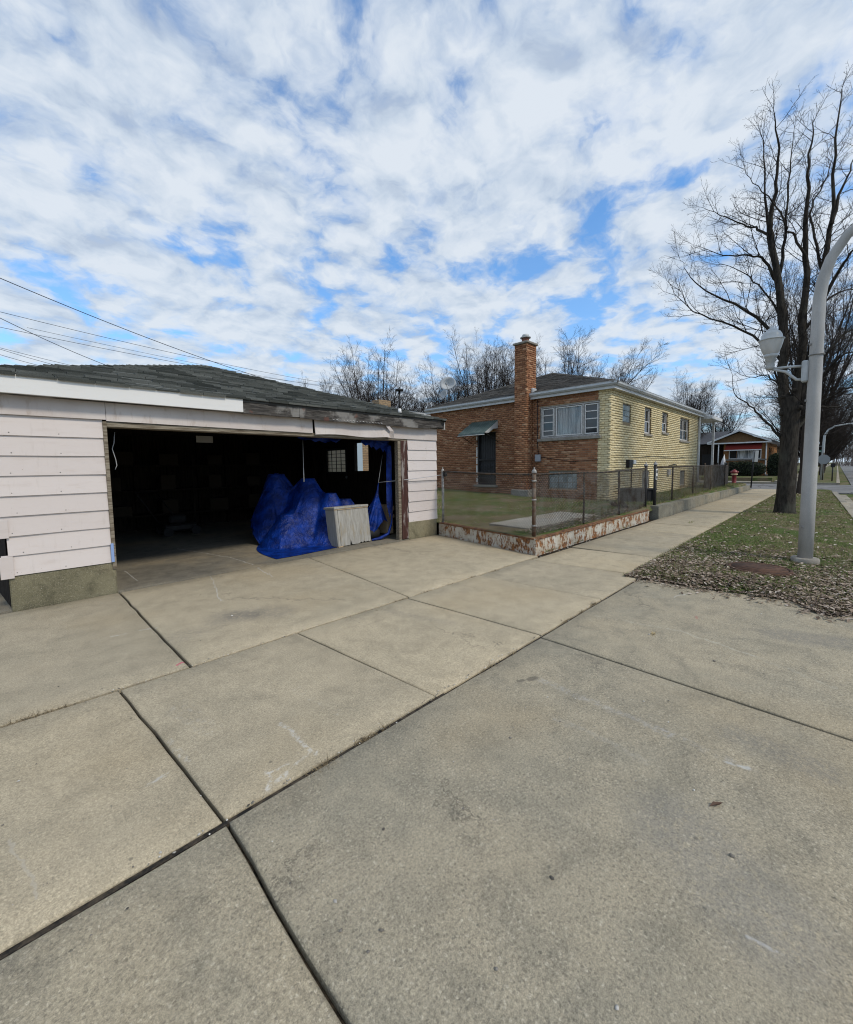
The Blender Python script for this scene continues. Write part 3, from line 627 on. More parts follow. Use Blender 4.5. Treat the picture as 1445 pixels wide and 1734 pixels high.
# roof
EZ, EY, EX0, EX1, EB = 2.505, 6.13, -.42, 6.80, 12.6
AP1, AP2 = Vector((3.10, 9.74, 3.725)), Vector((3.10, 9.9, 3.725))
roofg = MB().add([(EX0, EY, EZ), (EX1, EY, EZ), (EX1, EB, EZ), (EX0, EB, EZ), tuple(AP1), tuple(AP2), (EX0, EY, EZ-.03), (EX1, EY, EZ-.03), (EX1, EB, EZ-.03), (EX0, EB, EZ-.03)],
    [(0, 1, 4), (1, 2, 5, 4), (2, 3, 5), (3, 0, 4, 5), (6, 9, 8, 7), (0, 6, 7, 1), (1, 7, 8, 2), (2, 8, 9, 3), (3, 9, 6, 0)]).build('roof', mat('roof felt', color=(.05, .05, .048), rough=.95), gar)
def shingles(poly, up, course, tab, m, name, parent, thick=.009, sag=0.0):
    """poly: (eave a, eave b, top b, top a) ; tabs laid in courses up the plane"""
    a, b, tb, ta = [Vector(p) for p in poly]; L = ((ta+tb)/2-(a+b)/2).length; n = int(L/course)+1; mb = MB()
    nrm = (b-a).cross(ta-a).normalized() if (ta-a).length > .01 else (b-a).cross(tb-a).normalized()
    if nrm.z < 0: nrm = -nrm
    for k in range(n):
        t0 = k/n; t1 = min(1, (k+1.12)/n); p0 = a+(ta-a)*t0; p1 = b+(tb-b)*t0; q0 = a+(ta-a)*t1; q1 = b+(tb-b)*t1
        W_ = (p1-p0).length; 
        if W_ < .05: continue
        d = (p1-p0)/W_; upv = ((q0+q1)/2-(p0+p1)/2); upv = upv-d*upv.dot(d)
        c0 = (p0-a).dot(d); u = -((k % 2)*.5*tab+random.uniform(0, .06))
        while u < W_:
            w_ = tab*random.uniform(.85, 1.15); u0, u1 = max(0, u), min(W_, u+w_-.006); u += w_
            if u1-u0 < .02: continue
            th = thick*random.uniform(.8, 1.9); jt = random.uniform(-.008, .008)
            s0 = u0; s1 = u1
            l0 = max(u0, (q0-p0).dot(d)); l1 = min(u1, (q1-p0).dot(d))
            if l1 < l0: l0 = l1 = (l0+l1)/2
            e = upv.normalized()*jt
            P = [p0+d*s0+nrm*.002-e, p0+d*s1+nrm*.002-e, p0+d*s1+nrm*th-e, p0+d*s0+nrm*th-e, p0+d*l1+upv+nrm*.003, p0+d*l0+upv+nrm*.003]
            mb.add(P, [(0, 1, 2, 3), (3, 2, 4, 5), (0, 3, 5), (1, 4, 2)])
    o = mb.build(name, m, parent); o['kind'] = 'stuff'; return o
shingles([(EX0, EY-.03, EZ), (EX1, EY-.03, EZ), tuple(AP1), tuple(AP1)], 0, .125, .30, M_shG, 'shingles', roofg, .020)
def hipcaps(a, b, m, parent, wd=.13):
    a, b = Vector(a), Vector(b); d = (b-a); L = d.length; d.normalize(); sd_ = d.cross(Vector((0, 0, 1))).normalized(); n = int(L/.16); mb = MB()
    for k in range(n):
        p = a+d*(L*k/n); q = a+d*(L*(k+1.25)/n); z = Vector((0, 0, 1)); r_ = random.uniform(.012, .02)
        mb.add([p+sd_*wd+z*(-.030+r_), p+z*(.018+r_), p-sd_*wd+z*(-.030+r_), q+sd_*wd-z*.03, q+z*.012, q-sd_*wd-z*.03, p+sd_*wd-z*.035, p-sd_*wd-z*.035], [(0, 1, 4, 3), (1, 2, 5, 4), (6, 7, 2, 1, 0)])
    o = mb.build('hip_caps', m, parent); o['kind'] = 'stuff'; return o
hipcaps((EX0, EY, EZ), AP1, M_shG, roofg); hipcaps((EX1, EY, EZ), AP1, M_shG, roofg)
# fascia: white aluminium cover on the left half, bare weathered boards on the right
MB().bbox((-.45, 6.125, 2.325), (2.44, 6.155, 2.525), .004).build('fascia_cover', M_whitefascia, gar)
for x0, x1, z0, z1 in ((2.445, 3.33, 2.315, 2.475), (3.335, 6.32, 2.305, 2.485), (6.325, 6.77, 2.325, 2.49)):
    n = 14; vs = []
    for i in range(n+1):
        x = x0+(x1-x0)*i/n; a_ = (vnoise(x*4, 3)-.5)*.016; b_ = (vnoise(x*6, 9)-.5)*.022
        for (yy, zz) in ((6.14+a_*.3, z0+b_), (6.14+a_*.3, z1+a_*.5), (6.18, z1+a_*.5), (6.18, z0+b_)): vs.append((x, yy, zz))
    fs = [(i*4+k, i*4+(k+1) % 4, (i+1)*4+(k+1) % 4, (i+1)*4+k) for i in range(n) for k in range(4)]+[(0, 1, 2, 3), (n*4+3, n*4+2, n*4+1, n*4)]
    MB().add(vs, [tuple(reversed(f)) for f in fs]).build('fascia_board', M_oldwood, gar)
MB().bbox((6.771, 6.135, 2.31), (6.785, 6.22, 2.50), .002).build('fascia_end_cap', M_whitefascia, gar)
MB().box((-.42, 6.182, 2.325), (6.77, 6.285, 2.345)).build('soffit', M_oldwood, gar)
# vent pipe on the roof
vp = MB().tube([(5.72, 6.42, 2.58), (5.72, 6.42, 3.07)], .022, 10).build('vent_pipe', M_black, gar)
MB().tube([(5.72, 6.42, 3.055), (5.72, 6.42, 3.09)], .085, 10).build('vent_cap', M_black, vp)
MB().tube([(5.72, 6.42, 2.60), (5.72, 6.42, 2.70)], [.045, .03], 10).build('vent_collar', M_whitefascia, vp)

# ================================================================== BRICK HOUSE
HX0, HY0, HX1, HY1, HT = 13.67, 5.21, 25.75, 13.25, 3.93
house = thing('brick_house', 'red brick bungalow with yellow brick side wall and tall chimney', 'house', (HX0, HY0, .3))
BR = []          # every brick: (centre, half sizes along u/n/z, udir, ndir, material key, wall)
def lay(o, u, n, length, z0, z1, bl, ch, holes, key, wall, zone=None, joint=.011, depth=.05):
    o, u, n = Vector(o), Vector(u), Vector(n); k = 0; z = z0
    while z < z1-.02:
        zt = min(z+ch-joint, z1); off = (k % 2)*bl*.5+(hash2(k, length)*.02)
        x = -off
        while x < length:
            a, b = max(0, x), min(length, x+bl-joint); x += bl
            segs = [(a, b)]
            for (h0, h1, g0, g1) in holes:
                if g0 < (z+zt)/2 < g1:
                    ns = []
                    for (p, q) in segs:
                        if q <= h0 or p >= h1: ns.append((p, q))
                        else:
                            if p < h0: ns.append((p, h0))
                            if q > h1: ns.append((h1, q))
                    segs = ns
            for (p, q) in segs:
                if q-p < .03: continue
                if zone and not zone((p+q)/2, (z+zt)/2, k): continue
                pr = random.uniform(-.0015, .0015)
                BR.append((o+u*((p+q)/2)+n*(pr-depth/2)+Vector((0, 0, (z+zt)/2)), (q-p)/2, depth/2, (zt-z)/2, u, n, key, wall))
        z += ch; k += 1
def corewall(o, u, n, length, z0, z1, holes, m, name, back=.012, thick=.22):
    o, u, n = Vector(o), Vector(u), Vector(n); us = sorted({0, length, *[h[0] for h in holes], *[h[1] for h in holes]}); zs = sorted({z0, z1, *[h[2] for h in holes], *[h[3] for h in holes]})
    mb = MB()
    for a, b in zip(us[:-1], us[1:]):
        for c, d in zip(zs[:-1], zs[1:]):
            if any(h[0] <= (a+b)/2 <= h[1] and h[2] <= (c+d)/2 <= h[3] for h in holes): continue
            P = [o+u*t+n*e+Vector((0, 0, z)) for e in (-back, -thick) for t, z in ((a, c), (b, c), (b, d), (a, d))]
            mb.add(P, [(0, 1, 2, 3), (7, 6, 5, 4), (0, 4, 5, 1), (1, 5, 6, 2), (2, 6, 7, 3), (3, 7, 4, 0)])
    return mb.build(name, m, house)
# red wall faces -X; u runs +Y from the corner
HR = [(5.57-HY0, 7.72-HY0, 2.46, 3.59), (6.30-HY0, 7.37-HY0, .67, 1.29), (9.66-HY0, 10.57-HY0, .74, 2.86)]
HYl = [(14.70-HX0, 15.48-HX0, 2.93, 3.55), (16.95-HX0, 17.75-HX0, 2.64, 3.63), (19.15-HX0, 19.95-HX0, 2.80, 3.62), (21.90-HX0, 23.55-HX0, 2.56, 3.60), (16.85-HX0, 17.70-HX0, .50, 1.22), (22.15-HX0, 23.05-HX0, .45, 1.18)]
wr = corewall((HX0, HY0+.22, 0), (0, 1, 0), (-1, 0, 0), HY1-HY0-.22, .1, HT, [(h[0]-.22, h[1]-.22, h[2], h[3]) for h in HR], M_mortR, 'wall')
wy = corewall((HX0+.012, HY0, 0), (1, 0, 0), (0, -1, 0), HX1-HX0-.012, .1, HT, [(h[0]-.012, h[1]-.012, h[2], h[3]) for h in HYl], M_mortY, 'wall')
MB().box((HX1-.22, HY0+.23, .1), (HX1, HY1, HT)).build('wall', M_tanbrick, house); MB().box((HX0+.22, HY1-.22, .1), (HX1-.23, HY1, HT)).build('wall', M_tanbrick, house)
def yelzone(u, z, k): return u < (.30 if k % 2 else .40) and not (z < 1.62 and False)
lay((HX0, HY0, 0), (0, 1, 0), (-1, 0, 0), .41, .12, HT, .41 if False else .205, .0745, [(.36, 3, 2.40, 3.59)], 'Y', wr, None)
lay((HX0, HY0+.41, 0), (0, 1, 0), (-1, 0, 0), HY1-HY0-.41, .12, HT, .215, .0745, [(h[0]-.41, h[1]-.41, h[2]-(.10 if i != 1 else 0), h[3]) for i, h in enumerate(HR)]+[(7.72-HY0-.41, 7.75-HY0-.41, 0, .01)], 'R', wr)
lay((HX0+.045, HY0, 0), (1, 0, 0), (0, -1, 0), HX1-HX0-.045, .12, HT, .31, .080, [(h[0]-.045, h[1]-.045, h[2]-.08, h[3]) for h in HYl], 'Y', wy, joint=.018)
# chimney
chim = MB().box((13.29, 8.04, .1), (13.66, 8.52, 4.25)).box((13.29, 8.04, 4.25), (13.88, 8.52, 5.86)).build('chimney', M_mortR, house)
lay((13.27, 8.02, 0), (0, 1, 0), (-1, 0, 0), .52, .12, 5.86, .215, .0745, [], 'R', chim)
lay((13.27+.0, 8.02, 0), (1, 0, 0), (0, -1, 0), .39, .12, 4.1, .215, .0745, [], 'R', chim); lay((13.27, 8.02, 0), (1, 0, 0), (0, -1, 0), .63, 4.10, 5.86, .215, .0745, [], 'R', chim)
lay((13.90, 8.54, 0), (-1, 0, 0), (0, 1, 0), .63, 4.1, 5.86, .215, .0745, [], 'R', chim); lay((13.66, 8.54, 0), (-1, 0, 0), (0, 1, 0), .39, .12, 4.1, .215, .0745, [], 'R', chim)
MB().bbox((13.22, 7.97, 5.86), (13.95, 8.59, 5.94), .015).build('chimney_cap', M_stone, house)
fl_ = MB().tube([(13.58, 8.28, 5.93), (13.58, 8.28, 6.14)], .13, 14).build('flue', M_clay, house)
MB().tube([(13.58, 8.28, 6.13), (13.58, 8.28, 6.165)], .19, 14).tube([(13.58, 8.28, 6.165), (13.58, 8.28, 6.26)], [.15, .11], 14).build('flue_cap', M_lampw, fl_)
MB().bbox((13.2, 7.9, .12), (13.64, 8.66, .62), .03).build('chimney_base', M_stone, house)
# which bricks are singles: the 300 nearest full ones, the rest joined per wall
full = [b for b in BR if b[1] > (.13 if b[6] == 'Y' and b[7] is wy else .095)]
ids = sorted(range(len(BR)), key=lambda i: (BR[i][0]-Vector((0, 0, HC))).length if BR[i][1] > .09 and BR[i][0].z > .55 else 99)
single = set(ids[:150]) | set([i for i in ids if BR[i][7] is chim and BR[i][0].z > 3.9 and BR[i][5].y < .5][:75]) | set([i for i in ids if BR[i][6] == 'R' and BR[i][7] is wr][:75])
bmesh_cache = {}
def brick_mesh(hu, hn, hz, key):
    k = (round(hu, 3), round(hz, 3), key)
    if k not in bmesh_cache:
        mb = MB().bbox((-hu, -hn, -hz), (hu, hn, hz), .004); me = bpy.data.meshes.new('brick'); me.from_pydata(mb.v, [], mb.f); me.materials.append(M_red if key == 'R' else M_yel); bmesh_cache[k] = me
    return bmesh_cache[k]
join = {}
for i, (c, hu, hn, hz, u, n, key, wl) in enumerate(BR):
    if i in single:
        o = bpy.data.objects.new('brick', brick_mesh(hu, hn, hz, key)); link(o, wl)
        o.location = c-PARLOC[wl.name]; o.rotation_euler.z = math.atan2(u.y, u.x)
    else:
        J = join.setdefault((wl.name, key), (wl, [], []))
        z = Vector((0, 0, hz)); U = u*hu; N = n*hn
        J[1].extend([c-U+N-z, c+U+N-z, c+U+N+z, c-U+N+z, c-U-N-z, c+U-N-z, c+U-N+z, c-U-N+z])
for (wn, key), (wl, P, _) in join.items():
    nb = len(P)//8; base = np.array([(0, 1, 2, 3), (0, 4, 5, 1), (1, 5, 6, 2), (2, 6, 7, 3), (3, 7, 4, 0)]); F = (np.arange(nb)[:, None, None]*8+base[None]).reshape(-1, 4)
    o = npmesh('brickwork', [tuple(p) for p in P], F, M_red if key == 'R' else M_yel, wl); o['kind'] = 'stuff'
# eaves: soffit + fascia + gutter
OV = .16
ex0, ey0, ex1, ey1 = HX0-OV, HY0-OV, HX1+OV, HY1+OV
fas = MB().box((ex0, ey0, HT-.04), (ex0+.03, ey1, HT+.13)).box((ex0+.03, ey0, HT-.04), (ex1, ey0+.03, HT+.13)).box((ex1-.03, ey0+.03, HT-.04), (ex1, ey1, HT+.13)).box((ex0+.03, ey1-.03, HT-.04), (ex1-.03, ey1, HT+.13)).build('fascia', M_fascia, house)
MB().box((ex0+.03, ey0+.03, HT-.03), (ex1-.03, ey1-.03, HT-.01)).build('soffit', M_fascia, house)
def gutter(a, b, nrm):
    a, b, nrm = Vector(a), Vector(b), Vector(nrm); prof = [(0, 0), (.06, 0), (.10, .05), (.095, .11), (.105, .115), (.105, .12), (.085, .12), (.085, .06), (.05, .015), (0, .015)]
    vs = [p+nrm*e+Vector((0, 0, z)) for p in (a, b) for e, z in prof]; n = len(prof)
    fs = [(k, (k+1) % n, n+(k+1) % n, n+k) for k in range(n)]; return MB().add(vs, fs).build('gutter', M_gutter, house)
gutter((ex0-.002, ey0-.11, HT+.055), (ex0-.002, ey1, HT+.055), (-1, 0, 0)); gutter((ex0-.0, ey0-.002, HT+.054), (ex1, ey0-.002, HT+.054), (0, -1, 0))
rz = HT+.17; apx = [Vector((17.38, 9.23, 5.60)), Vector((22.0, 9.23, 5.60))]
rx0, ry0, rx1, ry1 = ex0-.05, ey0-.05, ex1+.05, ey1+.05
hroof = MB().add([(rx0, ry0, rz), (rx1, ry0, rz), (rx1, ry1, rz), (rx0, ry1, rz), tuple(apx[0]), tuple(apx[1]), (rx0, ry0, rz-.04), (rx1, ry0, rz-.04), (rx1, ry1, rz-.04), (rx0, ry1, rz-.04)],
    [(0, 1, 5, 4), (1, 2, 5), (2, 3, 4, 5), (3, 0, 4), (6, 9, 8, 7), (0, 6, 7, 1), (1, 7, 8, 2), (2, 8, 9, 3), (3, 9, 6, 0)]).build('roof', MATS['roof felt'], house)
shingles([(rx0-.02, ry1, rz), (rx0-.02, ry0, rz), tuple(apx[0]), tuple(apx[0])], 0, .14, .33, M_shH, 'shingles', hroof, .012)
shingles([(rx0, ry0-.02, rz), (rx1, ry0-.02, rz), tuple(apx[1]), tuple(apx[0])], 0, .14, .33, M_shH, 'shingles', hroof, .012)
hipcaps((rx0, ry0, rz), apx[0], M_shH, hroof); hipcaps((rx0, ry1, rz), apx[0], M_shH, hroof); hipcaps(apx[0], apx[1], M_shH, hroof)
MB().bbox((13.52, 7.93, HT+.15), (13.8, 8.015, 4.30), .02).build('flashing', M_gutter, house)
# windows ------------------------------------------------------------
def fr(u0, u1, z0, z1, axis, pos, t=.045, d=.05, m=None, par=house, name='window'):
    """window frame ring standing in a wall; axis 'X': on plane x=pos spanning y; 'Y': on plane y=pos spanning x"""
    mb = MB()
    for (a, b, c, e) in ((u0, u1, z1-t, z1), (u0, u1, z0, z0+t), (u0, u0+t, z0+t, z1-t), (u1-t, u1, z0+t, z1-t)):
        if axis == 'X': mb.bbox((pos, a, c), (pos+d, b, e), .004)
        else: mb.bbox((a, pos, c), (b, pos+d, e), .004)
    return mb.build(name, m or M_frame, par)
def bx(u0, u1, z0, z1, axis, p0, p1, name, m, par):
    return MB().box(*(((p0, u0, z0), (p1, u1, z1)) if axis == 'X' else ((u0, p0, z0), (u1, p1, z1)))).build(name, m, par)
bwn = fr(5.575, 7.715, 2.465, 3.585, 'X', HX0+.03, .05, .10, M_greyframe)
for a, b in ((6.10, 6.17), (7.14, 7.20)): bx(a, b, 2.515, 3.535, 'X', HX0+.03, HX0+.12, 'mullion', M_greyframe, bwn)
for a, b in ((5.625, 6.10), (7.20, 7.665)):
    s_ = fr(a+.01, b-.01, 2.53, 3.52, 'X', HX0+.05, .035, .05, par=bwn, name='sash')
    for z in (2.73, 3.03, 3.28): bx(a+.045, b-.045, z-.016, z+.016, 'X', HX0+.062, HX0+.09, 'glazing_bar', M_frame, bwn)
    bx(a+.03, b-.03, 2.55, 3.50, 'X', HX0+.092, HX0+.097, 'pane', M_glass, bwn)
fr(6.18, 7.13, 2.53, 3.52, 'X', HX0+.05, .035, .05, par=bwn, name='sash')
bx(6.21, 7.10, 2.55, 3.50, 'X', HX0+.092, HX0+.097, 'pane', mat('reflective clear glass', color=(.85, .87, .87), rough=.03, spec=.7, trans=.92), bwn)
cu = MB(); n = 60
vs = []
for i in range(n+1):
    y = 6.12+1.1*i/n; xx = HX0+.17+.025*math.sin(i*1.25)+.012*math.sin(i*.41)
    vs += [(xx, y, 2.5), (xx, y, 3.56)]
cu.add(vs, [(2*i, 2*i+1, 2*i+3, 2*i+2) for i in range(n)], True).build('curtain', M_curtain, bwn)
MB().bbox((HX0-.07, 5.50, 2.36), (HX0+.16, 7.80, 2.455), .008).build('window_sill', M_stone, bwn)
def glassblocks(u0, u1, z0, z1, axis, pos, nu, nz, wname):
    r_ = fr(u0+.002, u1-.002, z0+.002, z1-.002, axis, pos+.035, .022, .06, M_stone, name=wname); du = (u1-u0-.05)/nu; dz = (z1-z0-.05)/nz
    for i in range(nu):
        for j in range(nz):
            a, b, c, d = u0+.025+i*du+.006, u0+.025+(i+1)*du-.006, z0+.025+j*dz+.006, z0+.025+(j+1)*dz-.006
            A, B = ((pos+.04, a, c), (pos+.12, b, d)) if axis == 'X' else ((a, pos+.04, c), (b, pos+.12, d)); MB().bbox(A, B, .012).build('glass_block', M_gblock, r_)
    bx(u0+.02, u1-.02, z0+.02, z1-.02, axis, pos+.06, pos+.10, 'mortar_bed', M_stone, r_)
glassblocks(6.30, 7.37, .67, 1.29, 'X', HX0, 6, 3, 'window'); glassblocks(14.70, 15.48, 2.93, 3.55, 'Y', HY0, 4, 3, 'window')
def dhung(u0, u1, z0, z1, pair=False, sill=True):
    r_ = fr(u0+.003, u1-.003, z0+.003, z1-.003, 'Y', HY0+.06, .05, .09, M_greyframe); U = [(u0+.05, u1-.05)] if not pair else [(u0+.05, (u0+u1)/2-.02), ((u0+u1)/2+.02, u1-.05)]
    if pair: bx((u0+u1)/2-.02, (u0+u1)/2+.02, z0+.05, z1-.05, 'Y', HY0+.06, HY0+.14, 'mullion', M_greyframe, r_)
    zm = z0+(z1-z0)*.48
    for a, b in U:
        fr(a, b, zm-.02, z1-.05, 'Y', HY0+.10, .03, .03, par=r_, name='sash'); fr(a, b, z0+.05, zm+.02, 'Y', HY0+.075, .03, .024, par=r_, name='sash')
        bx(a+.02, b-.02, zm, z1-.06, 'Y', HY0+.112, HY0+.117, 'pane', M_glass, r_); bx(a+.02, b-.02, z0+.06, zm, 'Y', HY0+.085, HY0+.09, 'pane', M_glass, r_)
    if sill: MB().bbox((u0-.06, HY0-.05, z0-.08), (u1+.06, HY0+.12, z0-.002), .006).build('window_sill', M_stone, r_)
dhung(16.95, 17.75, 2.64, 3.63); dhung(19.15, 19.95, 2.80, 3.62); dhung(21.90, 23.55, 2.56, 3.60, True)
for (u0, u1, z0, z1) in ((16.85, 17.70, .50, 1.22), (22.15, 23.05, .45, 1.18)):
    r_ = fr(u0+.003, u1-.003, z0+.003, z1-.003, 'Y', HY0+.04, .05, .07, M_greyframe); bx(u0+.05, u1-.05, z0+.05, z1-.05, 'Y', HY0+.07, HY0+.076, 'pane', mat('grey board', color=(.16, .17, .16), rough=.6), r_)
# security door
dr = MB().bbox((HX0+.02, 9.665, .76), (HX0+.10, 9.73, 2.855), .005).bbox((HX0+.02, 10.50, .76), (HX0+.10, 10.565, 2.855), .005).bbox((HX0+.02, 9.73, 2.79), (HX0+.10, 10.50, 2.855), .005).bbox((HX0+.02, 9.73, .76), (HX0+.10, 10.50, .84), .005).bbox((HX0+.02, 9.73, 1.72), (HX0+.08, 10.50, 1.80), .005).build('security_door', M_black, house)
MB().box((HX0+.10, 9.68, .77), (HX0+.12, 10.55, 2.85)).build('door_leaf', mat('dark door leaf', color=(.03, .03, .033), rough=.4), dr)
for k in range(9): MB().tube([(HX0+.05, 9.77+k*.086, .84), (HX0+.05, 9.77+k*.086, 2.79)], .007, 5).build('bar', M_black, dr)
for k in range(4):
    for j in range(3):
        cy, cz = 9.83+k*.19, .98+j*.25; pts = [(HX0+.035, cy+.075*math.cos(a)*(1-a/16), cz+.095*math.sin(a)*(1-a/16)) for a in [q*.7 for q in range(15)]]; MB().tube(pts, .006, 4).build('scroll', mat('grey iron scroll', color=(.07, .075, .08), rough=.5), dr)
MB().bbox((HX0+.0, 10.57, .74), (HX0+.08, 10.64, 2.87), .004).build('door_casing', M_frame, dr)
MB().bbox((HX0-.12, 9.56, .66), (HX0+.2, 10.70, .745), .01).build('door_step', M_stone, house)
# awning over the door
aw = MB()
P0, P1 = Vector((HX0-.01, 9.55, 3.30)), Vector((HX0-.01, 10.86, 3.30)); Q0, Q1 = Vector((HX0-.88, 9.55, 2.78)), Vector((HX0-.88, 10.86, 2.78))
n = 26; vs = []
for i in range(n+1):
    t = i/n; zz = .018 if i % 2 else 0; a = P0.lerp(P1, t); b = Q0.lerp(Q1, t); c = b+Vector((-.02, 0, -.07)); vs += [a+Vector((0, 0, zz)), b+Vector((0, 0, zz)), c+Vector((0, 0, zz))]
awn = aw.add(vs, [(3*i+k, 3*i+k+1, 3*i+k+4, 3*i+k+3) for i in range(n) for k in range(2)]).build('awning', M_green, house)
for yy in (9.55, 10.86):
    MB().add([(HX0-.01, yy, 3.29), (HX0-.88, yy, 2.775), (HX0-.62, yy, 2.78), (HX0-.30, yy, 2.95), (HX0-.01, yy, 2.98)], [(0, 1, 2, 3, 4)]).build('awning_wing', M_awnwhite, awn)
    MB().tube([(HX0-.80, yy, 2.76), (HX0-.01, yy, 2.45)], .012, 6).build('awning_brace', M_black, awn)
MB().tube([(HX0-.91, 9.54, 2.70), (HX0-.91, 10.87, 2.70)], .014, 6).build('awning_edge', M_awnwhite, awn)
# boxes, downspout, wires on the house walls
MB().bbox((HX0-.12, 7.66, 1.64), (HX0-.002, 7.86, 1.89), .012).build('meter_box', mat('meter grey', color=(.33, .35, .38), rough=.5), house)
MB().tube([(HX0-.03, 7.80, 3.85), (HX0-.03, 7.80, 2.3), (HX0-.04, 7.75, 1.9)], .013, 5).build('conduit', M_wire, house)
MB().tube([(HX0-.02, 7.66, 1.80), (HX0-.02, 7.0, 1.70), (HX0-.02, 6.5, 1.62), (HX0-.02, 5.6, 1.66)], .008, 4).build('wall_cable', M_wire, house)
MB().bbox((15.1, HY0-.12, 1.38), (15.45, HY0-.002, 1.66), .01).build('utility_box', M_black, house)
MB().bbox((15.46, HY0-.16, 1.50), (15.66, HY0-.002, 1.64), .01).build('utility_flap', M_whitepl, house)
MB().tube([(15.6, HY0-.03, 1.45), (15.6, HY0-.03, .6)], .016, 6).build('conduit', M_wire, house)
MB().tube([(15.5, HY0-.015, 1.72), (18, HY0-.015, 1.80), (21, HY0-.015, 1.74), (24.5, HY0-.015, 1.84)], .007, 4).build('wall_cable', M_wire, house)
MB().tube([(20.2, HY0-.03, 1.42), (21.3, HY0-.03, 1.47), (21.35, HY0-.03, 1.40)], .015, 5).build('wall_pipe', M_wire, house)
MB().bbox((20.0, HY0-.08, 1.0), (20.35, HY0-.002, 1.25), .01).build('vent_hood', M_greyframe, house)
MB().bbox((25.32, HY0-.10, .5), (25.42, HY0-.012, HT), .01).build('downspout', M_fascia, house)
MB().bbox((HX1+.17, HY0-.5, 3.80), (28.6, HY0+4.5, 3.98), .02).build('porch_roof', M_fascia, house)
MB().box((28.1, HY0+4.2, .2), (28.3, HY0+4.4, 3.8)).build('porch_post', M_fascia, house); MB().box((27.9, HY0-.25, .2), (28.0, HY0-.15, 3.8)).build('porch_post', M_fascia, house)
# satellite dishes
def dish(name, label, base, c, r, aim):
    d = thing(name, label, 'satellite dish', base); q = Vector(aim).to_track_quat('Z', 'Y').to_matrix().to_4x4(); M_ = Matrix.Translation(c) @ q @ Matrix.Scale(.82, 4, (0, 1, 0))
    MB().lathe((0, 0, 0), [(0.001, 0), (r*.4, .012*r*4), (r*.75, .05*r*4), (r, .10*r*4), (r, .115*r*4), (r*.7, .06*r*4), (0.001, -.02)], 24, M_).build('reflector', mat('dish grey', color=(.42, .44, .45), rough=.5), d)
    MB().tube([base, (base[0], base[1], c[2]-.12), c], .022, 7).build('mast', M_galv, d); e = Vector(c)+Vector(aim).normalized()*r*1.1-Vector((0, 0, r*.35))
    MB().tube([Vector(c)-Vector((0, 0, r*.8)), e], .012, 6).build('feed_arm', M_galv, d); MB().bbox(e-Vector((.04, .04, .04)), e+Vector((.04, .04, .04)), .01).build('receiver', M_signback, d)
q1 = onX(760, 652, 15.2); q2 = onX(754, 670, 14.9)
dish('satellite_dish', 'larger upper grey satellite dish on the bungalow roof', (15.2, q1.y, 4.5), tuple(q1), .40, (-1, -.45, .35))
dish('satellite_dish', 'smaller lower grey satellite dish on the bungalow roof', (14.9, q2.y, 4.4), tuple(q2), .30, (-1, .25, .3))

# neighbour building seen over the garage roof and through the garage
nb_ = thing('neighbour_building', 'low tan brick building with grey gutter behind the garage roof', 'building', (14, 16, 0))
NBZ = 4.12
MB().box((10.6, 15.5, 0), (17.5, 22, NBZ)).build('wall', M_tanbrick, nb_)
MB().box((9.6, 15.42, .2), (11.42, 15.49, 2.75)).build('panel_door', M_paleblue, nb_)
MB().box((10.3, 15.2, NBZ), (17.8, 22.3, NBZ+.2)).build('gutter', M_gutter, nb_)
MB().add([(10.25, 15.15, NBZ+.2), (17.85, 15.15, NBZ+.2), (17.85, 22.3, NBZ+.2), (10.25, 22.3, NBZ+.2), (14, 18.7, NBZ+.75)], [(0, 1, 4), (1, 2, 4), (2, 3, 4), (3, 0, 4)]).build('roof', M_shH, nb_)
MB().bbox((12.85, 15.9, NBZ+.2), (13.6, 16.5, NBZ+.68), .02).build('chimney', M_tanbrick, nb_)

# ================================================================== PLANTER, FENCES, RETAINING WALL
def beam(a, b, h, name, label):
    t_ = thing(name, label, 'planter edge', a); a, b = Vector(a), Vector(b); d = (b-a); L = d.length; d.normalize(); n = Vector((-d.y, d.x, 0)); n2 = 40; vs = []
    for i in range(n2+1):
        p = a+d*(L*i/n2); w1 = (vnoise(i*.5, L)-.5)*.010
        for (e, z) in ((0+w1, -.03), (0+w1, h-.02), (.012, h-.02), (.012, -.03)): vs.append(p+n*e+Vector((0, 0, z)))
    fs = [(i*4+k, i*4+(k+1) % 4, (i+1)*4+(k+1) % 4, (i+1)*4+k) for i in range(n2) for k in range(4)]+[(0, 1, 2, 3)[::-1], (n2*4, n2*4+1, n2*4+2, n2*4+3)]
    MB().add(vs, fs).build('web', M_rust, t_); vs = []
    for i in range(n2+1):
        p = a+d*(L*i/n2); w1 = (vnoise(i*.7, L+3)-.5)*.012; z1 = (vnoise(i*.6, L+9)-.5)*.008
        for (e, z) in ((-.012+w1, h-.019+z1), (-.012+w1, h+z1), (.11+w1, h+.006+z1), (.11+w1, h-.012+z1)): vs.append(p+n*e+Vector((0, 0, z)))
    MB().add(vs, fs).build('top_flange', M_rustedge, t_)
    return t_
beam((6.13, 3.535, 0), (6.64, 6.22, 0), .265, 'planter_edge', 'rusty white steel planter edge running from fence corner to garage') if False else None
def beam2(a, b, h, label):
    # outward side is on the right-hand side of a->b
    return beam(a, b, h, 'planter_edge', label)
pe1 = beam2((6.64, 6.22, 0), (6.13, 3.535, 0), .27, 'rusty white painted steel planter edge facing the driveway beside the garage')
pe2 = beam2((6.13, 3.53, 0), (12.05, 3.53, 0), .27, 'long rusty white painted steel planter edge along the sidewalk')
MB().bbox((6.105, 3.505, -.02), (6.15, 3.55, .28), .006).build('corner_angle', M_rust, pe2)
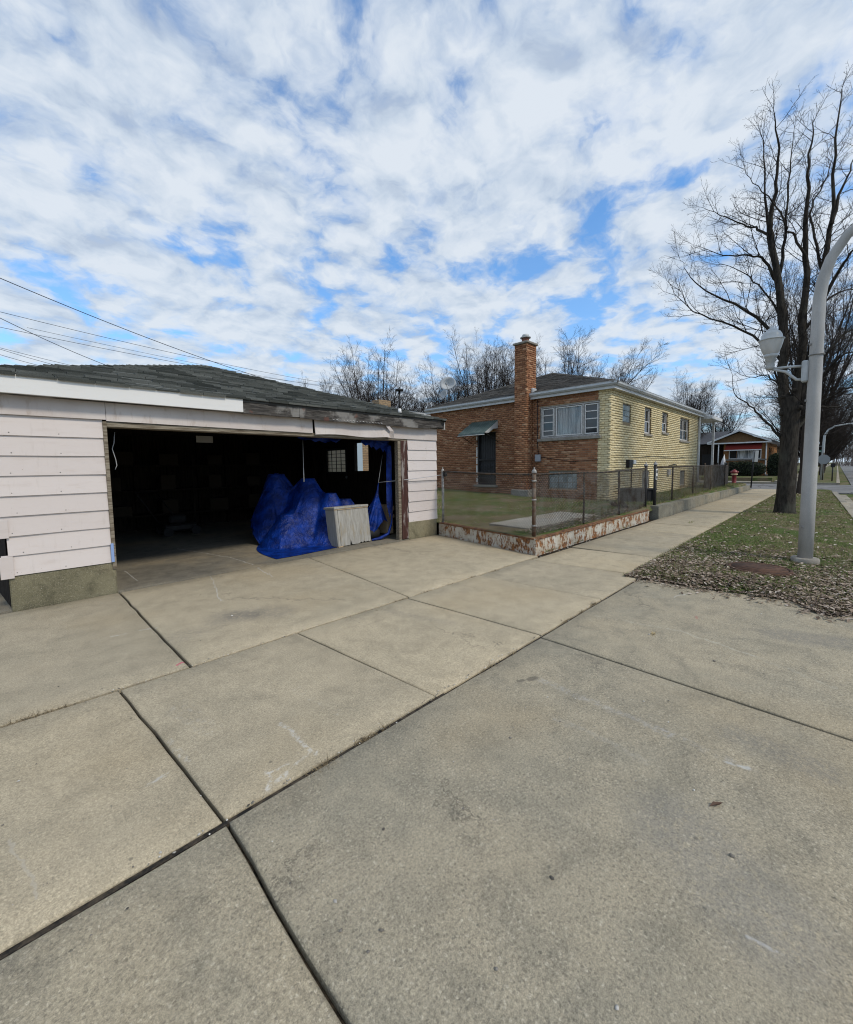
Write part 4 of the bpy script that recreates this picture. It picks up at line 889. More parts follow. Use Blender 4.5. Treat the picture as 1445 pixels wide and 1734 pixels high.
rw = thing('retaining_wall', 'low grey concrete retaining wall along the sidewalk by the yellow wall', 'retaining wall', (12.4, 3.45, 0))
xs = [12.42, 16.6, 20.9, 25.2, 29.3]
for k, (a, b) in enumerate(zip(xs[:-1], xs[1:])):
    h0, h1 = .34-.03*k, .34-.03*(k+1); mb = MB(); y0, y1 = 3.40+(.004*(k % 2)), 3.62
    mb.add([(a+.006, y0, -.05), (b-.006, y0, -.05), (b-.006, y1, -.05), (a+.006, y1, -.05), (a+.006, y0+.01, h0), (b-.006, y0+.01, h1), (b-.006, y1, h1), (a+.006, y1, h0)], [(0, 3, 2, 1), (4, 5, 6, 7), (0, 1, 5, 4), (1, 2, 6, 5), (2, 3, 7, 6), (3, 0, 4, 7)]); mb.build('wall_section', M_wallc, rw)
def chainlink(a, b, z0a, z0b, z1a, z1b, parent, pitch=.062, r=.0034, droop=0.0):
    """woven diamond wire between two ground points, real thin wires"""
    a, b = Vector(a), Vector(b); d = (b-a); L = d.length; d.normalize(); n = Vector((-d.y, d.x, 0)); nw = int(L/pitch); V = []; F = []
    def pt(u, v, s):
        t = min(1, max(0, u/L)); zb_, zt = z0a+(z0b-z0a)*t, z1a+(z1b-z1a)*t
        p = a+d*u; bl = .012*math.sin(u*2.1)*math.sin(v*2.4); return (p.x+n.x*(s+bl), p.y+n.y*(s+bl), zb_+(zt-zb_)*v-droop*math.sin(math.pi*t)*v)
    nv = int(((z1a-z0a)+(z1b-z0b))/2/(pitch*.52)); nv -= nv % 2
    for i in range(nw+1):
        for par in (0, 1):
            prev = None
            for j in range(nv+1):
                u = i*pitch+(pitch*.5*((j+par) % 2) if par == 0 else -pitch*.5*((j) % 2)+pitch*.0); 
                s = .004 if (j % 2) else -.004
                u = i*pitch+(.5*pitch if (j % 2) == 0 else 0) if par == 0 else i*pitch+(.5*pitch if (j % 2) == 0 else pitch)
                cur = pt(min(L, u), j/nv, s if par else -s)
                if prev is not None:
                    o = len(V); p, q = prev, cur
                    for w_ in (p, q):
                        V += [(w_[0]+n.x*r, w_[1]+n.y*r, w_[2]), (w_[0]+d.x*r-n.x*r*.6, w_[1]+d.y*r-n.y*r*.6, w_[2]+r*.6), (w_[0]-d.x*r-n.x*r*.6, w_[1]-d.y*r-n.y*r*.6, w_[2]-r*.6)]
                    F += [(o, o+1, o+4, o+3), (o+1, o+2, o+5, o+4), (o+2, o, o+3, o+5)]
                prev = cur
            if par == 0 and False: break
    o = npmesh('wire_mesh', V, F, M_mesh, parent); o['kind'] = 'stuff'; return o
def post(p, z0, z1, r, m, par, name='post', lean=(0, 0), ball=True):
    o = MB().tube([(p[0], p[1], z0), (p[0]+lean[0], p[1]+lean[1], z1)], r, 10).build(name, m, par)
    if ball: MB().lathe((p[0]+lean[0], p[1]+lean[1], z1), [(r*1.25, -.03), (r*1.3, 0), (r*.9, .025), (r*.35, .04), (r*.5, .06), (0.001, .075)], 10).build('post_cap', M_galv, o)
    return o
f1 = thing('chain_link_fence', 'chain link fence section above the driveway planter edge beside the garage', 'fence', (6.68, 6.2, .27))
FA, FC = (6.72, 6.16, 0), (6.30, 3.66, 0)
post(FA, .0, 1.42, .028, M_galv, f1); 
MB().tube([(FA[0], FA[1], 1.40), ((FA[0]+FC[0])/2, (FA[1]+FC[1])/2, 1.352), (FC[0], FC[1], 1.345)], .019, 8).build('top_rail', M_fenced, f1)
chainlink(FA, FC, .30, .30, 1.395, 1.34, f1)
MB().lathe((FA[0]+.02, FA[1]-.05, 1.33), [(.001, -.05), (.045, -.04), (.05, 0), (.045, .04), (.001, .05)], 8).build('rail_clamp', M_black, f1)
f2 = thing('chain_link_fence', 'chain link fence with leaning posts above the long sidewalk planter edge', 'fence', (6.3, 3.66, .27))
post(FC, .0, 1.40, .034, mat('rusty galvanised post', lambda s, b: s.mix(s.step(s.noise(s.obj(), 7, 5, .7), .4, .6), (.15, .125, .10), (.10, .055, .032)), rough=.7, metal=.2), f2)
for z in (.45, .9, 1.22): MB().tube([(FC[0], FC[1], z), (FC[0], FC[1], z+.03)], .041, 10).build('tension_band', M_galv, f2)
FE = (12.25, 3.70, 0)
MB().tube([(FC[0], FC[1], 1.345), (8.2, 3.67, 1.345), (9.3, 3.69, 1.325), (10.4, 3.72, 1.345), (FE[0], FE[1], 1.375)], .019, 8).build('top_rail', M_fenced, f2)
post((8.36, 3.70, 0), .2, 1.36, .021, M_fenced, f2, ball=False); post((10.33, 3.70, 0), .2, 1.37, .028, M_fenced, f2, lean=(.12, .06), ball=False)
post(FE, .0, 1.47, .040, M_black, f2)
chainlink(FC, FE, .30, .31, 1.34, 1.37, f2, droop=.015)
gt = thing('gate_post', 'dark gate post with small sign at the sidewalk gap', 'post', (12.72, 3.60, 0))
post((12.72, 3.60, 0), 0, 1.50, .042, M_black, gt)
MB().bbox((12.60, 3.545, 1.06), (12.74, 3.555, 1.36), .003).build('sign_plate', M_whitepl, gt)
MB().box((12.62, 3.541, 1.24), (12.72, 3.544, 1.32)).box((12.62, 3.541, 1.09), (12.72, 3.544, 1.16)).build('sign_print', M_black, gt)
f3 = thing('chain_link_fence', 'chain link fence behind the concrete retaining wall under the yellow wall', 'fence', (13, 3.95, .3))
FG, FH = (12.80, 3.66, 0), (25.4, 4.0, 0)
MB().tube([(FG[0], FG[1], 1.40), (18, 3.85, 1.39), (FH[0], FH[1], 1.40)], .019, 8).build('top_rail', M_fenced, f3)
for px_ in (14.9, 18.0, 21.5): post((px_, 3.66+(px_-12.8)*.027, 0), .2, 1.40, .024, M_fenced, f3, lean=(.03, 0), ball=False)
post(FH, 0, 1.5, .035, M_fenced, f3); chainlink(FG, FH, .30, .25, 1.395, 1.395, f3, pitch=.075, r=.002)
f4 = thing('privacy_fence', 'dark slatted privacy screen at the far end of the house', 'fence', (27, 4.1, .2))
for k in range(22): MB().box((22.3+k*.245, 4.20, .28), (22.3+k*.245+.225, 4.225, 1.30+.02*hash2(k, 3))).build('slat', M_darkscreen, f4)
for x_ in (22.25, 25.0, 27.7): MB().tube([(x_, 4.25, 0), (x_, 4.25, 1.5)], .03, 8).build('post', M_fenced, f4)
MB().tube([(22.25, 4.25, 1.34), (27.7, 4.25, 1.34)], .02, 8).build('rail', M_fenced, f4)
# black ribbed bin and loose planks by the yellow wall
bn = thing('plastic_bin', 'black ribbed plastic bin behind the fence near the gate post', 'bin', (13.8, 4.5, .3))
ct = Matrix.Translation((13.75, 4.42, .30)) @ Matrix.Rotation(rad(-38), 4, 'Z')
MB().bbox((-.42, -.30, 0), (.42, .30, .42), .03, ct).build('body', M_rubber, bn)
for k in range(5): MB().bbox((-.40+k*.18, -.335, .02), (-.36+k*.18, -.298, .41), .008, ct).build('rib', M_rubber, bn)
MB().bbox((-.46, -.345, .405), (.46, .345, .45), .012, ct).build('rim', M_rubber, bn)
def plank(a, b, w_, h_, m, label):
    a, b = Vector(a), Vector(b); d = b-a; M_ = Matrix.Translation(a) @ Matrix.Rotation(math.atan2(d.y, d.x), 4, 'Z'); o = MB().bbox((0, -w_/2, 0), (d.length, w_/2, h_), .006, M_).build('loose_plank', m); return tag(o, label, 'plank')
plank((11.6, 3.98, .31), (14.1, 5.05, .31), .12, .07, M_darkwood, 'dark loose plank lying on the ground before the black bin')
plank((11.9, 4.35, .31), (13.0, 4.85, .31), .16, .05, M_darkwood, 'shorter dark plank lying by the yellow brick corner')

# ================================================================== STREET LAMPS
LP = gnd(1363, 957); LX, LY = LP.x, LP.y
lamp = thing('street_lamp', 'grey steel street lamp post with acorn lantern on the near parkway', 'street lamp', (LX, LY, 0))
def lp(x, y): q = onX(x, y, LX); return (LX, q.y, q.z)
top = [(LX, LY, .05), (LX, LY, 1.0), (LX, LY+.005, 2.4), (LX, LY+.005, 3.75)]
arc = [(LX, LY-.02, 4.0), (LX, LY-.09, 4.26), (LX, LY-.23, 4.50), (LX, LY-.48, 4.72), (LX, LY-.9, 4.90), (LX, LY-1.6, 5.03), (LX, LY-2.4, 5.08)]
MB().tube(top+arc, [.086, .083, .077, .070, .068, .064, .058, .052, .045, .040, .036], 24).build('pole', M_pole, lamp)
MB().tube([(LX, LY, -.02), (LX, LY, .10), (LX, LY, .115)], [.165, .16, .145], 20).build('base', M_stone, lamp)
MB().tube([(LX, LY, 2.98), (LX, LY, 2.995)], .0875, 24).build('band', M_galv, lamp)
for z, a in ((3.12, 2.2), (2.35, 1.8), (.55, 2.6)): MB().bbox((LX+math.cos(a)*.09-.012, LY+math.sin(a)*.088-.012, z), (LX+math.cos(a)*.09+.012, LY+math.sin(a)*.088+.012, z+.03), .004).build('bolt', M_galv, lamp)
BRK = Vector((LX, LY+.12, 2.74))
MB().bbox((LX-.05, LY+.075, 2.63), (LX+.05, LY+.15, 2.93), .02).build('bracket_plate', M_lampw, lamp)
LC = Vector((LX, LY+.50, 2.94))   # lantern foot
MB().tube([(LX, LY+.14, 2.86), (LX, LY+.30, 2.875), (LX, LC.y, 2.88)], .017, 10).build('bracket_arm', M_lampw, lamp)
MB().tube([(LX, LY+.14, 2.67), (LX, LY+.20, 2.68), (LX, LY+.32, 2.81), (LX, LC.y, 2.88)], .019, 10).build('bracket_arm', M_lampw, lamp)
MB().lathe(LC, [(0.0008, -0.0700), (0.0456, -0.0700), (0.0515, -0.0300), (0.0515, 0.0430), (0.0598, 0.0473), (0.0631, 0.0989), (0.0706, 0.1032), (0.0830, 0.1161), (0.0863, 0.1333), (0.0813, 0.1505)], 24).build('lantern_base', M_lampw, lamp)
MB().lathe(LC, [(0.0805, 0.1505), (0.0954, 0.1720), (0.1162, 0.2322), (0.1328, 0.2924), (0.1428, 0.3483)], 28).build('lantern_bowl', M_lampg, lamp)
MB().lathe(LC, [(0.1428, 0.3483), (0.1544, 0.3526), (0.1552, 0.3655), (0.1311, 0.3784), (0.1212, 0.4300), (0.0996, 0.4687), (0.0706, 0.4859), (0.0664, 0.5031), (0.0373, 0.5246), (0.0183, 0.5332), (0.0166, 0.5547), (0.0008, 0.5676)], 28).build('lantern_roof', M_lampw, lamp)
FX = 47.0
l2 = thing('street_lamp', 'distant grey curved arm street lamp beyond the cross street', 'street lamp', (FX, .85, 0))
MB().tube([(FX, .85, 0), (FX, .85, 2.9), (FX, .82, 3.6), (FX, .62, 4.05), (FX, .25, 4.32), (FX, -.5, 4.45), (FX, -1.8, 4.5)], [.11, .09, .08, .07, .06, .05, .05], 10).build('pole', M_lampw, l2)
MB().tube([(FX, .85, 2.75), (FX, 1.22, 2.75)], .02, 6).build('bracket_arm', M_lampw, l2)
MB().lathe((FX, 1.22, 2.75), [(.04, 0), (.06, .08), (.12, .14), (.15, .28), (.11, .36), (.05, .42), (.001, .44)], 14).build('lantern', M_whitepl, l2)

# ================================================================== SIGNS, HYDRANT, FAR PROPS
st = thing('stop_sign', 'back of an octagonal stop sign beyond the cross street', 'sign', (46.2, .78, 0))
MB().tube([(46.2, .78, 0), (46.2, .78, 2.2)], .035, 8).build('post', M_fenced, st)
oc = [(.40*math.cos(math.pi/8+k*math.pi/4), .40*math.sin(math.pi/8+k*math.pi/4)) for k in range(8)]; ob = MB().prism(oc, -.004, .004); ob.v = [(46.14+z_, .78+x_, 1.66+y_) for x_, y_, z_ in ob.v]; ob.build('plate', M_signback, st)
nm = thing('street_name_sign', 'small green street name sign beside the distant lamp', 'sign', (47.3, 1.06, 2.3))
MB().box((47.28, .86, 2.26), (47.30, 1.55, 2.44)).build('blade', M_greensign, nm); MB().box((47.0, .85, 2.48), (47.9, .87, 2.60)).build('blade', M_greensign, nm)
MB().box((47.277, .98, 2.32), (47.2795, 1.42, 2.38)).build('lettering', M_whitepl, nm)
ns = thing('kerbside_sign', 'small dark sign post near the stop sign by the road', 'sign', (44.0, .22, 0))
MB().tube([(44, .22, 0), (44, .22, 1.25)], .04, 8).build('post', M_black, ns); MB().box((43.96, .10, 1.05), (43.985, .34, 1.35)).build('plate', M_black, ns)
sg = gnd(1272, 826); sp_ = thing('parking_sign', 'tilted parking sign seen edge on beside the red hydrant', 'sign', (sg.x, sg.y, 0))
MB().tube([(sg.x, sg.y, 0), (sg.x, sg.y-.09, 2.2)], .035, 8).build('post', M_black, sp_)
for dy, sx_ in ((.02, -1), (-.12, 1)):
    m_ = Matrix.Translation((sg.x, sg.y-.07+dy, 1.86)) @ Matrix.Rotation(rad(-12*sx_), 4, 'Z') @ Matrix.Rotation(rad(3), 4, 'X'); MB().bbox((-.25, -.012, -.33), (.25, .012, .33), .01, m_).build('plate', M_signback, sp_)
hy = gnd(1243, 823); h_ = thing('fire_hydrant', 'red fire hydrant with pale band at the street corner', 'fire hydrant', (hy.x, hy.y, 0))
MB().lathe((hy.x, hy.y, 0), [(.18, 0), (.18, .05), (.125, .08), (.12, .68), (.14, .71)], 16).build('barrel', M_redpaint, h_)
MB().lathe((hy.x, hy.y, 0), [(.14, .71), (.185, .72), (.185, .79), (.15, .80)], 16).build('collar', M_paleyellow, h_)
MB().lathe((hy.x, hy.y, 0), [(.15, .80), (.16, .84), (.20, .86), (.20, .90), (.17, .93), (.14, 1.0), (.07, 1.04), (.04, 1.05), (.04, 1.09), (.001, 1.09)], 16).build('bonnet', M_redpaint, h_)
for s_ in (-1, 1): MB().tube([(hy.x, hy.y+s_*.10, .90), (hy.x, hy.y+s_*.225, .90)], .055, 10).build('nozzle_cap', M_redpaint, h_)
um = thing('patio_umbrella', 'folded white patio umbrella behind the far fence', 'umbrella', (34, 5.5, .2))
MB().tube([(34, 5.5, .1), (34, 5.42, 2.05)], .025, 6).build('pole', M_whitepl, um)
MB().tube([(34, 5.5, 1.0), (34, 5.48, 1.25), (34, 5.46, 1.6), (34, 5.42, 2.0)], [.05, .15, .12, .02], 9).build('folded_canopy', mat('umbrella cloth', lambda s, b: s.mix(s.noise(s.obj(), 9, 3), (.35, .36, .38), (.72, .72, .72)), rough=.8), um)
mh = MB().lathe((7.0, .68, .078), [(.001, .012), (.30, .012), (.30, .004), (.31, .004), (.31, .014), (.345, .014), (.35, -.03)], 28).build('manhole_cover', M_manhole); tag(mh, 'rusty brown round iron cover in the leaf litter by the lamp', 'manhole cover')

# far house with red awning
FHX = 50.0
fh = thing('gabled_house', 'orange brick house with brown gable and long red awning', 'house', (FHX, 7, .2))
def fy(px_, py_): q = onX(px_, py_, FHX); return q.y, q.z
cr = fy(1300, 748)[0]; cl = 13.0; ev = fy(1270, 750)[1]
MB().box((FHX, cr, .2), (FHX+9, 8.05, ev)).build('wall', M_orangebrick, fh)
MB().box((FHX+1.3, 8.05, .2), (FHX+9, cl+1, ev)).build('wall', M_darkwood, fh)
pk = fy(1254, 730); gl = fy(1200, 749)[0]; gr = fy(1308, 747)[0]
MB().add([(FHX+.05, gl-.1, ev+.12), (FHX+.05, gr+.15, ev+.12), (FHX+.05, pk[0], pk[1]-.1)], [(0, 1, 2)]).build('gable', M_brownwood, fh)
for k in range(16):
    yk = gr+.3+(gl-gr-.6)*k/15; zt = pk[1]-.12-(abs(yk-pk[0])/(gl-gr)*2)*(pk[1]-ev-.1); MB().box((FHX+.03, yk-.012, ev+.14), (FHX+.05, yk+.012, max(ev+.15, zt))).build('batten', M_brownwood, fh)
rf = MB()
for (ya, yb) in ((gl, pk[0]), (gr, pk[0])):
    rf.add([(FHX-.5, ya, ev+.05), (FHX-.5, yb, pk[1]), (FHX+9, yb, pk[1]), (FHX+9, ya, ev+.05), (FHX-.5, ya, ev+.17), (FHX-.5, yb, pk[1]+.12), (FHX+9, yb, pk[1]+.12), (FHX+9, ya, ev+.17)], [(0, 1, 2, 3), (4, 7, 6, 5), (0, 4, 5, 1), (1, 5, 6, 2), (2, 6, 7, 3), (3, 7, 4, 0)])
frf = rf.build('roof', mat('slate grey far roof', lambda s, b: s.mix(s.noise(s.scale(s.obj(), 1, 3, 9), 2, 4), (.05, .055, .065), (.10, .105, .12)), rough=.9), fh)
for (ya, yb) in ((gl, pk[0]), (gr, pk[0])): MB().add([(FHX-.53, ya, ev+.02), (FHX-.53, yb, pk[1]-.03), (FHX-.53, yb, pk[1]+.14), (FHX-.53, ya, ev+.19), (FHX-.5, ya, ev+.02), (FHX-.5, yb, pk[1]-.03)], [(0, 1, 2, 3), (0, 4, 5, 1)]).build('rake_board', M_fascia, frf)
MB().box((FHX-.5, gr, ev-.02), (FHX+.04, gl, ev+.10)).build('eave_board', M_fascia, fh)
MB().add([(FHX+1, gl-.2, ev+.1), (FHX+1, 15, ev+.1), (FHX+8, 15, ev+.1), (FHX+8, gl-1, ev+.1), (FHX+4.5, gl-1.2, ev+1.5), (FHX+4.5, 13, ev+1.5)], [(0, 1, 5, 4), (1, 2, 5), (2, 3, 4, 5)]).build('roof_wing', MATS['slate grey far roof'], fh)
a0, a1 = fy(1292, 749), fy(1231, 753); b0, b1 = fy(1290, 759), fy(1231, 763)
MB().add([(FHX-.02, a0[0], a0[1]), (FHX-.02, a1[0], a0[1]), (FHX-1.0, a1[0], b1[1]+.02), (FHX-1.0, a0[0], b1[1]+.02), (FHX-.02, a0[0], a0[1]-.05), (FHX-.02, a1[0], a0[1]-.05)], [(0, 3, 2, 1), (0, 4, 3), (1, 2, 5)]).build('awning', M_redawn, fh)
MB().box((FHX-1.02, a0[0]-.05, b1[1]-.06), (FHX-.98, a1[0]+.05, b1[1]+.03)).build('awning_edge', M_fascia, fh); MB().box((FHX-.06, a0[0]-.05, a0[1]), (FHX-.02, a1[0]+.05, a0[1]+.07)).build('awning_edge', M_fascia, fh)
fw = fr(5.1, 7.6, 1.85, 2.72, 'X', FHX-.06, .07, .05, par=fh); 
for a, b, m_ in ((5.17, 5.68, M_glass), (5.74, 6.96, M_curtain), (7.02, 7.53, M_glass)): bx(a, b, 1.92, 2.65, 'X', FHX-.035, FHX-.03, 'pane', m_, fw)
bx(4.7, 7.95, 1.70, 1.84, 'X', FHX-.12, FHX, 'window_sill', M_stone, fh)
MB().tube([(FHX-.06, cr+.05, ev), (FHX-.06, cr+.05, .5), (FHX-.3, cr-.05, .3), (FHX-.8, cr-.9, .28)], .06, 6).build('downspout', M_fascia, fh)
for k in (1.5, 3.0): bx(FHX+k, FHX+k+.5, 1.6, 2.9, 'Y', cr-.02, cr-.01, 'window', M_glass, fh)
MB().box((FHX+1.25, 9.2, .3), (FHX+1.29, 10.1, 2.4)).build('door', M_black, fh); MB().lathe((FHX+1.1, 10.6, 2.5), [(.001, -.1), (.09, -.05), (.09, .05), (.001, .1)], 8).build('porch_light', M_whitepl, fh)
MB().tube([(FHX-.4, 8.4, .25), (FHX-.4, 8.4, ev)], .05, 6).build('porch_post', M_fascia, fh)
fh2 = thing('distant_house', 'plain tan house partly hidden behind the street trees', 'house', (64, 6, .2))
MB().box((63, 3.9, .2), (72, 9.5, 3.3)).build('wall', M_tanbrick, fh2); MB().add([(62.6, 3.6, 3.3), (72.4, 3.6, 3.3), (72.4, 9.8, 3.3), (62.6, 9.8, 3.3), (65.6, 6.7, 4.7), (69.4, 6.7, 4.7)], [(0, 1, 5, 4), (1, 2, 5), (2, 3, 4, 5), (3, 0, 4)]).build('roof', M_shH, fh2)
MB().box((62.97, 4.4, 1.2), (62.99, 5.6, 2.5)).build('window', M_glass, fh2)

def leafmass(center, half, n, size, m, name, parent, seed=1, flat=2.4):
    """thousands of small leaf faces packed in a clipped box shape with a ragged surface"""
    rg = np.random.default_rng(seed); P = rg.uniform(-1, 1, (n, 3)); k = rg.integers(0, 3, n); sgn = rg.choice([-1, 1], n); sh = rg.uniform(.75, 1.04, n)
    P[np.arange(n), k] = sgn*sh; q = (np.abs(P)**flat*1.0).sum(1)**(1/flat); P = P/np.maximum(q, .8)[:, None]*rg.uniform(.86, 1.03, n)[:, None]
    C = np.array(center)+P*np.array(half); a = rg.normal(size=(n, 3)); a /= np.linalg.norm(a, axis=1)[:, None]; b = np.cross(a, rg.normal(size=(n, 3))); b /= np.linalg.norm(b, axis=1)[:, None]
    s_ = rg.uniform(.6, 1.3, n)[:, None]*size; V = np.stack([C-a*s_, C+b*s_*.6, C+a*s_, C-b*s_*.6], 1).reshape(-1, 3); return npmesh(name, V, np.arange(4*n).reshape(-1, 4), m, parent)
def hedge(name, label, cat, c, h, n, size, seed):
    t_ = thing(name, label, cat, (c[0], c[1], 0)); leafmass(c, h, n, size, M_hedge, 'foliage', t_, seed)
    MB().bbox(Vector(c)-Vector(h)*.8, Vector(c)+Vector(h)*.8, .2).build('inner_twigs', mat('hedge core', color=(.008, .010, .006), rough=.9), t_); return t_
hedge('hedge', 'dark clipped hedge under the red awning of the far house', 'hedge', (48.4, 6.3, .90), (.6, 1.75, .70), 5000, .07, 3)
hedge('shrub', 'dark rounded evergreen shrub at the corner of the far house', 'shrub', (49.2, 3.95, 1.15), (.6, .62, 1.15), 4000, .07, 4)

# ================================================================== TREES
class TreeB:
    def __init__(s, seed): s.r = random.Random(seed); s.big = MB(); s.V = []; s.F = []
    def twig(s, pts, r0, r1, n=3):
        o = len(s.V); m = len(pts); d0 = pts[1]-pts[0]; x = d0.orthogonal().normalized()
        for i, p in enumerate(pts):
            d = (pts[min(i+1, m-1)]-pts[max(0, i-1)]); 
            if d.length < 1e-6: d = d0
            d = d.normalized(); x = x-d*x.dot(d); x = x.normalized() if x.length > 1e-5 else d.orthogonal().normalized(); y = d.cross(x); rr = r0+(r1-r0)*i/(m-1)
            for k in range(n):
                a = 2*math.pi*k/n; q = p+(x*math.cos(a)+y*math.sin(a))*rr; s.V.append((q.x, q.y, q.z))
        s.F += [(o+i*n+k, o+i*n+(k+1) % n, o+(i+1)*n+(k+1) % n, o+(i+1)*n+k) for i in range(m-1) for k in range(n)]
    def limb(s, start, direc, L, r0, r1, segs, wob, up, n=3, big=False):
        p = Vector(start); d = Vector(direc).normalized(); pts = [p.copy()]
        for i in range(segs):
            d = (d+Vector((s.r.gauss(0, wob), s.r.gauss(0, wob), s.r.gauss(0, wob)+up))).normalized(); p = p+d*(L/segs); pts.append(p.copy())
        if big: s.big.tube(pts, [r0+(r1-r0)*i/segs for i in range(segs+1)], max(n, 6), cap=False)
        else: s.twig(pts, r0, r1, n)
        return pts
    def side(s, d, ang):
        d = d.normalized(); x = d.orthogonal().normalized(); y = d.cross(x); a = s.r.uniform(0, 2*math.pi); return d*math.cos(ang)+(x*math.cos(a)+y*math.sin(a))*math.sin(ang)
    def sprout(s, pts, r0, r1, level, spacing, Lc, minr=.004, tstart=.15, up=.05, maxlev=2, n=3, wob=.12):
        """children along a polyline"""
        lens = [(pts[i+1]-pts[i]).length for i in range(len(pts)-1)]; T = sum(lens); u = T*tstart+s.r.uniform(0, spacing)
        while u < T:
            k = 0; v = u
            while k < len(lens)-1 and v > lens[k]: v -= lens[k]; k += 1
            f_ = v/max(lens[k], 1e-6); p = pts[k].lerp(pts[k+1], min(1, f_)); d = pts[k+1]-pts[k]; t = u/T; rr = r0+(r1-r0)*t
            L = Lc*(1-.45*t)*s.r.uniform(.6, 1.25); cr_ = min(rr*.65, max(minr, .011*L)); nd = s.side(d, rad(s.r.uniform(28, 62)))
            if nd.z < -.25: nd.z *= -.3
            sg_ = 4 if level == 0 else 3; q = s.limb(p, nd, L, cr_, max(minr*.6, cr_*.35), sg_, wob, up, n)
            if level < maxlev: s.sprout(q, cr_, max(minr*.6, cr_*.35), level+1, spacing*.62, L*.48, minr, .2, up, maxlev, n, wob)
            u += spacing*s.r.uniform(.6, 1.4)
    def done(s, name, label, loc, group=None, m=None):
        t_ = thing(name, label, 'tree', loc, group); s.big.build('trunk', M_bark if m is None else m, t_); npmesh('crown', s.V, s.F, m or M_twig, t_, smooth=True); return t_
# the big parkway tree
TP = gnd(1330, 872); TX = TP.x
def tq(x, y, dx=0.0): return onX(x, y, TX+dx)
T = TreeB(11)
def biglimb(pl_, r0, r1, dx0=0, dx1=0, n=8, sp=.21, Lc=1.25, ts=.12):
    m = len(pl_); pts = [tq(px_, py_, dx0+(dx1-dx0)*i/(m-1)) for i, (px_, py_) in enumerate(pl_)]
    # smooth the polyline and give it small kinks
    out = []
    for i in range(m-1):
        p0, p1, p2, p3 = pts[max(0, i-1)], pts[i], pts[i+1], pts[min(m-1, i+2)]
        for k in range(4):
            t = k/4; q = .5*((2*p1)+(p2-p0)*t+(2*p0-5*p1+4*p2-p3)*t*t+(3*p1-p0-3*p2+p3)*t**3); out.append(q+Vector((T.r.gauss(0, .018), T.r.gauss(0, .018), T.r.gauss(0, .012))))
    out.append(pts[-1]); K = len(out); T.big.tube(out, [r1*.55+(r0-r1*.55)*(1-i/(K-1))**1.05 for i in range(K)], n, cap=False)
    T.sprout(out, r0, r1, 0, sp, Lc, minr=.0045, tstart=ts, up=.06, maxlev=2)
    tip = out[-1]-out[-4]
    for _ in range(3): T.sprout(T.limb(out[-1], T.side(tip, T.r.uniform(.05, .4)), T.r.uniform(.4, .8), r1*.5, .003, 4, .08, .04), r1*.5, .003, 1, .14, .45, .004, .1, .05, 2)
trunk = [tq(1329, 878), tq(1329, 862), tq(1331, 840), tq(1334, 800), tq(1336, 760), tq(1338, 725), tq(1339, 700), tq(1340, 672)]
T.big.tube(trunk, [.29, .238, .216, .205, .198, .204, .215, .19], 16, cap=False)
biglimb([(1331, 700), (1328, 640), (1327, 560), (1317, 470), (1306, 400), (1306, 365), (1316, 310), (1319, 235), (1310, 185)], 0.132, .012, 0, -.6)
biglimb([(1317, 470), (1303, 400), (1296, 335), (1294, 250), (1288, 225)], 0.043, .008, -.1, .4, sp=.19)
biglimb([(1319, 480), (1328, 420), (1333, 352), (1341, 272), (1346, 215)], 0.047, .008, -.1, .9)
biglimb([(1345, 690), (1357, 610), (1362, 540), (1365, 435), (1368, 340), (1371, 260), (1382, 198)], 0.124, .012, .05, .3)
biglimb([(1365, 440), (1345, 400), (1330, 380), (1310, 340), (1275, 310), (1262, 285)], 0.034, .007, .1, -1.0, sp=.19)
biglimb([(1350, 690), (1374, 600), (1388, 515), (1400, 425), (1410, 350), (1416, 235), (1426, 150)], 0.120, .012, .1, .7)
biglimb([(1408, 380), (1422, 330), (1440, 290), (1452, 240)], 0.047, .008, .4, .9)
biglimb([(1395, 470), (1380, 400), (1374, 350), (1400, 300), (1408, 260)], 0.038, .008, .3, 1.6)
biglimb([(1385, 530), (1420, 460), (1450, 420), (1490, 390)], 0.051, .010, .2, -.6)
biglimb([(1316, 478), (1295, 440), (1270, 432), (1225, 432), (1174, 414)], 0.043, .006, -.05, -.9, sp=.17)
biglimb([(1306, 400), (1285, 388), (1259, 380), (1220, 364), (1184, 350)], 0.038, .006, -.3, .4, sp=.17)
biglimb([(1325, 590), (1291, 546), (1243, 514), (1206, 498), (1170, 470), (1152, 440)], 0.051, .006, 0, -1.2, sp=.17)
biglimb([(1324, 610), (1290, 580), (1257, 559), (1188, 533), (1150, 505), (1128, 470)], 0.047, .006, 0, .7, sp=.17)
biglimb([(1325, 745), (1305, 722), (1281, 697), (1258, 678), (1244, 664), (1238, 628)], 0.038, .007, -.02, -.9, sp=.17, Lc=.8)
biglimb([(1322, 655), (1300, 636), (1272, 640), (1240, 628)], 0.025, .006, 0, -1.1, sp=.17, Lc=.9)
biglimb([(1350, 700), (1390, 640), (1430, 600), (1475, 590)], 0.051, .010, .1, -.9, sp=.17)
biglimb([(1352, 690), (1400, 600), (1440, 560), (1490, 555)], 0.051, .008, .1, .6, sp=.17)
biglimb([(1355, 710), (1395, 680), (1440, 655), (1480, 650)], 0.047, .008, .1, -1.3, sp=.17)
biglimb([(1350, 725), (1385, 690), (1420, 690), (1460, 672)], 0.043, .008, .1, 1.2, sp=.17, Lc=.9)
biglimb([(1362, 560), (1400, 510), (1440, 490), (1490, 500)], 0.043, .008, .1, 1.6, sp=.17)
biglimb([(1327, 560), (1300, 500), (1270, 470), (1236, 450), (1200, 445)], 0.030, .006, -.05, 1.8, sp=.17)
